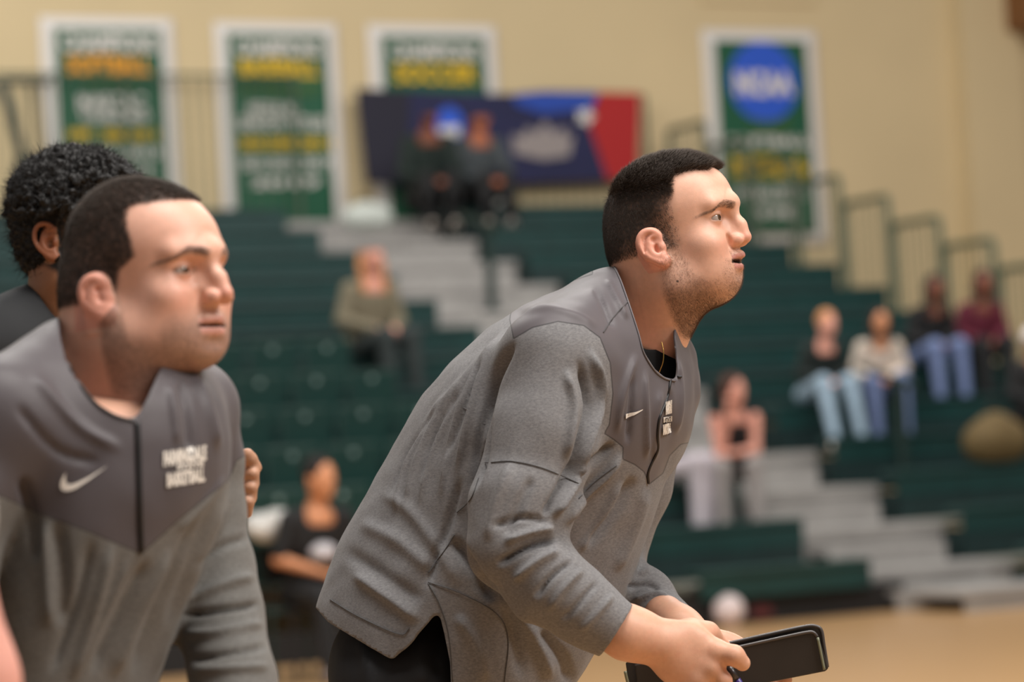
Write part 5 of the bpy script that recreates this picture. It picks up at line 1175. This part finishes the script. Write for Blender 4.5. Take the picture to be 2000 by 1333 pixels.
S2 = [([(450, 950), (395, 1080), (340, 1210), (295, 1340)], 11, 6), ([(335, 1070), (275, 1190), (215, 1330)], 11, 6), ([(220, 1060), (190, 1180), (140, 1340)], 10, 5), ([(90, 1010), (92, 1120), (100, 1230)], 9, 5), ([(110, 1020), (125, 1130), (120, 1230)], 12, -6),
      ([(390, 1010), (330, 1140), (255, 1333)], 11, -7), ([(290, 1090), (235, 1200), (180, 1320)], 11, -6), ([(180, 1050), (155, 1160), (100, 1320)], 10, -5), ([(415, 985), (370, 1100), (320, 1230)], 7, -3), ([(255, 1085), (215, 1180), (160, 1310)], 6, 3),
      ([(350, 1205), (430, 1190), (512, 1180)], 6, -7), ([(352, 1240), (440, 1235), (520, 1215)], 8, 5), ([(360, 1175), (430, 1145), (500, 1125)], 8, 5), ([(375, 1110), (430, 1070), (488, 1050)], 8, -4), ([(362, 1290), (440, 1278), (528, 1262)], 6, -5), ([(370, 1310), (450, 1308), (530, 1300)], 7, 4),
      ([(380, 725), (405, 800), (425, 880)], 8, 4.5), ([(352, 740), (368, 820), (375, 890)], 8, -4.5), ([(330, 750), (342, 830), (345, 870)], 6, 3), ([(60, 730), (150, 830), (240, 880)], 10, 3.5), ([(30, 790), (110, 880), (200, 905)], 9, -3.5), ([(440, 930), (400, 985), (345, 1040)], 6, 3), ([(40, 930), (60, 1000), (70, 1100)], 10, -7)]
V = folds(V, N, S2, 1.5); V = V+N*((vnoise(V, 11, 5.0)+0.5*vnoise(V, 26, 3.0))*0.0025)[:, None]; x, y = to_px(V)
gn = poly_sd(x, y, [(112, 560), (117, 655), (128, 700), (150, 742), (185, 785), (225, 810), (262, 820), (280, 795), (300, 750), (316, 716), (345, 640), (300, 500)])*0.0006
gn = np.where(V[:, 2] < 3.62, gn, -1)
cc2 = unit(Q2(485, 1480, 3.42)-Q2(456, 1333, 3.50)); gc = (V-Q2(481, 1462, 3.43))@cc2; gc = np.where(np.linalg.norm(V-Q2(485, 1480, 3.42), axis=1) < 0.08, gc, -1)
cn2 = unit(Q2(10, 1450, 3.18)-Q2(-30, 1300, 3.22)); gd = (V-Q2(6, 1434, 3.185))@cn2; gd = np.where(np.linalg.norm(V-Q2(10, 1450, 3.18), axis=1) < 0.08, gd, -1)
hem = np.where((y > 1560) & (x < 330), (y-1585)*0.0006, -1)
Vc, Qc, _ = cut(V, Q, np.maximum.reduce([gn, gc, gd, hem])); xc, yc = to_px(Vc)
yk = poly_sd(xc, yc, [(-300, 500), (-300, 900), (-20, 960), (80, 1005), (180, 1042), (276, 1082), (350, 1015), (447, 938), (462, 900), (520, 868), (560, 500)])
Wc = to_world(Vc); Qc = Qc if fix_winding(to_world(V), Q) is Q else Qc[:, ::-1]
me = np_mesh('pullover', Wc, Qc); add_attr(me, 'yoke', yk); pull2 = world_obj('pullover', me, cloth_mat('grey_knit_left', srgb(118, 115, 111), srgb(86, 84, 81), srgb(82, 76, 79)), coach2)
md = pull2.modifiers.new('cloth', 'SOLIDIFY'); md.thickness = 0.003; md.offset = -1
bv2 = bvh_of(Wc, Qc)
seam('zip', bv2, [(268, 826), (270, 870), (272, 950), (274, 1020), (276, 1078)], 0.0036, M_zip, pull2)
seam('collar_edge', bv2, [(119, 660), (130, 704), (152, 745), (187, 788), (226, 813), (262, 823)], 0.0014, M_seam, pull2)
decal('chest_logo', bv2, swoosh_mesh(), lambda a, b: (118+92*a, 963-52*b-20*a), M_white, pull2)
for txt, (xl, xr, yt, yb, sl) in (('FARMINGDALE', (318, 401, 876, 906, 13)), ('STATE', (344, 396, 905, 915, 8)), ('BASKETBALL', (325, 398, 919, 947, 12))):
    decal('lettering', bv2, text_mesh(txt, 1.0, 1.0, 0.06), lambda a, b: (xl+(a+.5)*(xr-xl), yb+(b+.5)*(yt-yb)-a*sl), M_white, pull2)
# skin under it all
gt = Grid(Q2(-190, 1700, D2)+np.array([0, 0, -0.40]), Q2(620, 640, D2)+np.array([0, 0, 0.26]), 0.009)
torso_field(gt, [(a+35, b+10, c-35, d+10, e, f*0.8, gg, hh) for a, b, c, d, e, f, gg, hh in st2[1:-3]], 22, 0.03)
gt.chain([Q2(368, 812, 3.62), Q2(401, 1000, 3.62), Q2(414, 1120, 3.60), Q2(428, 1210, 3.57), Q2(458, 1340, 3.50), Q2(478, 1440, 3.44), Q2(492, 1520, 3.40)], [0.035, 0.032, 0.032, 0.034, 0.032, 0.030, 0.027], 0.02); gt.chain([Q2(-5, 840, 3.36), Q2(-115, 1110, 3.30), Q2(-85, 1300, 3.22), Q2(8, 1440, 3.18), Q2(30, 1520, 3.16)], [0.045, 0.038, 0.035, 0.030, 0.027], 0.02)
for bx, by, bd, sg in ((500, 1560, 3.38, 1), (40, 1565, 3.15, -1)):
    gt.ell(Q2(bx, by, bd), (0.038, 0.045, 0.020), 0.02)
    for i in range(4): gt.chain([Q2(bx-38+i*26, by+50, bd-0.005), Q2(bx-44+i*30, by+105+8*(i in (1, 2)), bd-0.012), Q2(bx-44+i*30, by+135+12*(i in (1, 2)), bd+0.010)], [0.0105, 0.0095, 0.008], 0.005)
    gt.chain([Q2(bx-40*sg, by+10, bd-0.01), Q2(bx-75*sg, by+50, bd-0.02), Q2(bx-80*sg, by+85, bd-0.015)], [0.013, 0.011, 0.009], 0.006)
Vt, Qt = gt.mesh(); Tt = np.tile([0.66, 0.36, 0.25], (len(Vt), 1)); HV, HQ, HT = HEAD2
V, Q, T = combine([(HV, fixw(HV, HQ), HT), (Vt, fixw(Vt, Qt), one(Tt))]); me = np_mesh('body', to_world(V), Q); add_attr(me, 'tone', T, 'FLOAT_COLOR'); world_obj('body', me, M_sk, coach2)
def legs_to_floor(root, hipc, half, d, m_, shoe_m, r=0.095):
    """trousers from the hips to shoes that stand on the floor, hips given in the camera frame"""
    hw = to_world(hipc); lo = hw-np.array([0.30, 0.40, hw[2]]); hi = hw+np.array([0.40, 0.40, 0.16]); g = Grid(lo, hi, 0.012); L = np.array(d[:3], float)
    g.ell(hw, (0.125, 0.15, 0.12), 0.05)
    for s in (-1, 1):
        a = hw+L*s*half*0.9-EZ*0.05; kn = np.array([hw[0]+0.06, hw[1], 0.50])+L*s*half*1.2; an = np.array([hw[0]-0.02, hw[1], 0.12])+L*s*half*1.3
        g.chain([a, (a+kn)/2, kn, (kn+an)/2, an], [r, r*0.92, r*0.74, r*0.72, r*0.55], 0.03)
    V, Q = g.mesh(); V = relax(V, Q, 1); world_obj('trousers', np_mesh('trousers', V, fix_winding(V, Q)), m_, root)
    for s in (-1, 1):
        an = np.array([hw[0]-0.02, hw[1], 0.0])+L*s*half*1.3; q = Grid(an+np.array([-0.12, -0.10, -0.02]), an+np.array([0.25, 0.10, 0.18]), 0.009)
        q.chain([an+np.array([-0.04, 0, 0.052]), an+np.array([0.08, 0, 0.05]), an+np.array([0.17, 0, 0.04])], [0.05, 0.046, 0.036], 0.02); q.cone(an+EZ*0.07, an+EZ*0.13, 0.048, 0.05, 0.03)
        V, Q = q.mesh(); V[:, 2] -= V[:, 2].min(); world_obj('shoe', np_mesh('shoe', V, fix_winding(V, Q)), shoe_m, root)
legs_to_floor(coach2, Q2(110, 1600, 3.5), 0.11, (0.55, 0.83, 0), M_blackp, M_white)

# ------------------------------------------------------------------ the player behind him, curly black hair and a black tee
D3 = 4.95
person3 = empty('person', W(60, 1333, D3)*np.array([1, 1, 0]), 'person with curly black hair in black T-shirt behind the left coach', 'person')
F3 = Frame(102, 472, D3-0.07, 24, 0)
K3 = dict(chinz=-0.100, chinx=0.090, nose=(0.118, -0.011), mouth=-0.046, lipx=0.105, open=0.002, ez=0.002, brow=0.004, bridge=0.090, ears=0.95)
n3 = neck_prims(F3, [(118, 480, 4.95), (130, 575, 4.95), (120, 690, 4.97)], [0.052, 0.056, 0.075], 0.03)
g = head_grid(F3, dict(K3, zlow=-0.20), n3, 0.0022); Vh, Qh = g.mesh(); Vh = relax(Vh, Qh, 1, 0.4); x, y, z = Vh.T; ay = np.abs(y)
side_h = ss((0.048-0.25*np.clip(0.05-z, 0, 0.1))-x, -0.004, 0.006)*ss(z, -0.02, -0.01); top_h = ss(z-0.088, -0.004, 0.004); hairD = np.maximum(side_h, top_h)
nape = ss(z-np.interp(x, [-0.09, -0.03, 0.0], [-0.060, -0.050, -0.01]), -0.004, 0.010); hairD = np.where(z < 0.08, hairD*np.where(x < 0.005, nape, 1), hairD)
hairD = np.where((ay > 0.0725) & (((x+0.006)/0.024)**2+((z-0.002)/0.034)**2 < 1), 0, hairD); hairD = np.maximum(hairD, ss(0.046-x, -0.004, 0.004)*ss(z+0.045+0.5*x, -0.008, 0.008)*(ay > 0.03)*(1-1.0*((ay > 0.0735) & (((x+0.004)/0.028)**2+((z-0.001)/0.038)**2 < 1))))
T3 = head_tone(Vh, K3, (0.36, 0.165, 0.085), (0.30, 0.13, 0.10), (0.008, 0.006, 0.005), hairD, np.zeros(len(x)), (0.05, 0.03, 0.02))
eyeballs(person3, F3, K3, iris=(0.03, 0.015, 0.01))
M_curl = hair_mat('black_curly_hair', (0.010, 0.0085, 0.008, 1), 0.6)
gh_ = Grid((-0.14, -0.12, -0.08), (0.12, 0.12, 0.18), 0.0035)
gh_.ell((-0.012, 0, 0.082), (0.108, 0.090, 0.074), 0.01); gh_.ell((-0.030, 0, 0.030), (0.086, 0.083, 0.07), 0.02); gh_.ell((-0.050, 0, -0.012), (0.052, 0.066, 0.055), 0.02); gh_.ell((-0.018, 0, -0.018), (0.046, 0.079, 0.042), 0.02)
N_h = outward(Vh, Qh); wq = hairD[Qh].mean(1); p, f = sample(Vh, Qh, 1000, np.where((wq > 0.6) & (Vh[Qh].mean(1)[:, 2] > 0.045), wq, 0)); nq = N_h[Qh].mean(1)[f]
for i in range(len(p)):
    r_ = rng.uniform(0.004, 0.008); q = p[i]+nq[i]*rng.uniform(0.012, 0.026); gh_.ell(q, (r_, r_, r_), 0.004)
gh_.ell((0.115, 0, 0.045), (0.060, 0.075, 0.052), 0.01, op='sub')
for s in (-1, 1): gh_.ell((-0.006, s*0.092, 0.002), (0.015, 0.024, 0.024), 0.004, op='sub')
Vx, Qx = gh_.mesh(); Vx = Vx+outward(Vx, Qx)*(vnoise(Vx, 130, 2.0)*0.006)[:, None]; Wx = to_world(F3.out(Vx)); hobj = world_obj('hair', np_mesh('hair', Wx, fix_winding(Wx, Qx)), M_curl, person3)
px_, fx_ = sample(Vx, Qx, 9000, np.ones(len(Qx))); nx_ = outward(Vx, Qx)[Qx].mean(1)[fx_]; dx_ = nx_+rng.normal(0, 0.7, px_.shape); bx_ = rng.normal(0, 0.8, px_.shape)
strands('curl', to_world(F3.out(px_)), to_world(F3.out(dx_))-to_world(F3.out(0*dx_)), 0.006+0.005*rng.rand(len(px_)), 0.0006, M_curl, hobj, bend=bx_)
# body: shirt, arm reaching forward, hand
q3 = lambda px, py, d=D3: P(px, py, d)
g = Grid(q3(-260, 1450)+np.array([0, 0, -0.34]), q3(560, 520)+np.array([0, 0, 0.34]), 0.008)
st3 = [(-80, 1400, 220, 1400, 4.98, .16, -.2, .08), (-90, 1200, 225, 1200, 4.98, .16, -.2, .08), (-100, 1000, 240, 1000, 4.98, .17, -.2, .08), (-95, 850, 250, 840, 4.98, .17, -.2, .08), (-80, 740, 240, 740, 4.98, .16, -.2, .07), (-40, 670, 200, 680, 4.98, .13, -.2, .06), (10, 620, 165, 650, 4.98, .10, -.2, .05)]
torso_field(g, st3, 30); g.cone(q3(-60, 690, 4.84), q3(70, 625, 4.95), 0.070, 0.055, 0.05); g.cone(q3(210, 730, 5.12), q3(120, 650, 5.0), 0.062, 0.055, 0.05)
g.chain([q3(-60, 690, 4.84), q3(-75, 850, 4.82)], [0.072, 0.068], 0.02); g.chain([q3(215, 730, 5.12), q3(260, 850, 5.10)], [0.064, 0.060], 0.02)
V, Q = g.mesh(); V = relax(V, Q, 2); V = V+outward(V, Q)*(vnoise(V, 12, 4.0)*0.005)[:, None]; x, y = to_px(V)
gn = poly_sd(x, y, [(62, 440), (68, 560), (85, 590), (110, 622), (150, 650), (200, 640), (200, 440)])*0.00085
Vc, Qc, _ = cut(V, Q, gn); Wc = to_world(Vc); o = world_obj('t_shirt', np_mesh('t_shirt', Wc, Qc if fixw(V, Q) is Q else Qc[:, ::-1]), cmat('charcoal_tee', srgb(22, 23, 26)), person3)
md = o.modifiers.new('cloth', 'SOLIDIFY'); md.thickness = 0.003; md.offset = -1
g = Grid(q3(-200, 1200)+np.array([0, 0, -0.34]), q3(600, 600)+np.array([0, 0, 0.36]), 0.0035)
g.chain([q3(215, 740, 5.12), q3(285, 960, 5.08), q3(370, 985, 4.92), q3(448, 955, 4.80)], [0.045, 0.040, 0.033, 0.025], 0.02)
g.chain([q3(-60, 700, 4.84), q3(-80, 930, 4.80), q3(60, 1060, 4.70)], [0.045, 0.040, 0.028], 0.02); g.ell(q3(100, 1080, 4.67), (0.05, 0.03, 0.03), 0.02)
for i in range(4): g.chain([q3(110+i*3, 1062+i*16, 4.66), q3(150+i*2, 1066+i*16, 4.65), q3(165, 1080+i*15, 4.67)], [0.010, 0.009, 0.008], 0.004)
g.chain([q3(90, 1055, 4.66), q3(120, 1035, 4.64), q3(145, 1035, 4.64)], [0.012, 0.010, 0.009], 0.005)
g.ell(q3(462, 948, 4.79), (0.028, 0.046, 0.020), 0.012)
for pts in ([(468, 905), (490, 896), (502, 914)], [(470, 930), (494, 925), (497, 946)], [(472, 955), (491, 952), (492, 974)], [(472, 978), (485, 980), (483, 1003)]):
    g.chain([q3(*pts[0], 4.775), q3(*pts[1], 4.76), q3(*pts[2], 4.77)], [0.0105, 0.0098, 0.0085], 0.004)
g.chain([q3(458, 915, 4.78), q3(468, 893, 4.76), q3(484, 886, 4.755)], [0.012, 0.0105, 0.0085], 0.005)
Vb, Qb = g.mesh(); Tb = np.tile([0.40, 0.20, 0.115], (len(Vb), 1)); dd = np.linalg.norm(Vb-q3(478, 945, 4.77), axis=1); Tb = Tb+(1-ss(dd, 0.03, 0.08))[:, None]*np.array([0.14, 0.09, 0.07])
HV = F3.out(Vh); V, Q, T = combine([(HV, fixw(HV, Qh), T3), (Vb, fixw(Vb, Qb), one(Tb))]); me = np_mesh('body', to_world(V), Q); add_attr(me, 'tone', T, 'FLOAT_COLOR'); world_obj('body', me, M_sk, person3)
legs_to_floor(person3, q3(70, 1400, 4.98), 0.10, (0.5, 0.86, 0), M_blackp, M_white)

# ------------------------------------------------------------------ someone close to the lens: only a bare pink arm shows at the left edge
D4 = 2.75
q4 = lambda px, py, d=D4: P(px, py, d)
p4 = empty('person', W(-330, 1333, D4)*np.array([1, 1, 0]), 'bare blurred forearm of a person at the bottom left corner', 'person')
g = Grid(q4(-760, 1900)+np.array([0, 0, -0.25]), q4(160, 380)+np.array([0, 0, 0.25]), 0.009)
g.ell(q4(-330, 560), (0.078, 0.115, 0.095), 0.02); g.cone(q4(-335, 640), q4(-345, 760), 0.05, 0.058, 0.03); g.ell(q4(-350, 1050), (0.13, 0.22, 0.10), 0.05)
g.chain([q4(-180, 880), q4(-130, 1110), q4(-98, 1240)], [0.05, 0.046, 0.042], 0.03)
g.chain([q4(-95, 1235), q4(-62, 1335), q4(-42, 1450), q4(-35, 1540)], [0.040, 0.042, 0.035, 0.027], 0.03); g.ell(q4(-30, 1600), (0.026, 0.042, 0.020), 0.02)
for i in range(4): g.chain([q4(-52+i*17, 1640), q4(-54+i*18, 1690), q4(-52+i*17, 1725, D4+0.01)], [0.0105, 0.0095, 0.008], 0.004)
g.chain([q4(2, 1585), q4(22, 1620), q4(24, 1650)], [0.012, 0.0105, 0.009], 0.005)
g.chain([q4(-520, 880), q4(-570, 1150), q4(-530, 1450)], [0.05, 0.043, 0.03], 0.03); g.ell(q4(-525, 1520), (0.026, 0.042, 0.020), 0.02)
Vb, Qb = g.mesh(); Tb = np.tile([0.74, 0.36, 0.29, 1.0], (len(Vb), 1)); Wb = to_world(Vb); me = np_mesh('body', Wb, fix_winding(Wb, Qb)); add_attr(me, 'tone', Tb, 'FLOAT_COLOR'); world_obj('body', me, M_sk, p4)
g = Grid(q4(-760, 1700)+np.array([0, 0, -0.25]), q4(0, 640)+np.array([0, 0, 0.25]), 0.010)
g.ell(q4(-350, 1050), (0.145, 0.24, 0.115), 0.05); g.ell(q4(-350, 1350), (0.14, 0.20, 0.12), 0.05); g.chain([q4(-330, 820), q4(-190, 880), q4(-140, 1010)], [0.07, 0.065, 0.06], 0.03); g.chain([q4(-370, 820), q4(-510, 880), q4(-550, 1020)], [0.07, 0.065, 0.06], 0.03)
V, Q = g.mesh(); Wv = to_world(V); world_obj('t_shirt', np_mesh('t_shirt', Wv, fix_winding(Wv, Q)), cmat('white_tee', srgb(190, 188, 186)), p4)
g = Grid(q4(-450, 720)+np.array([0, 0, -0.12]), q4(-180, 400)+np.array([0, 0, 0.12]), 0.008); g.ell(q4(-335, 535), (0.085, 0.105, 0.100), 0.01)
V, Q = g.mesh(); Wv = to_world(V); world_obj('hair', np_mesh('hair', Wv, fix_winding(Wv, Q)), hbrown, p4)
legs_to_floor(p4, q4(-350, 1520), 0.10, (0.9, 0.4, 0), M_blackp, M_white)
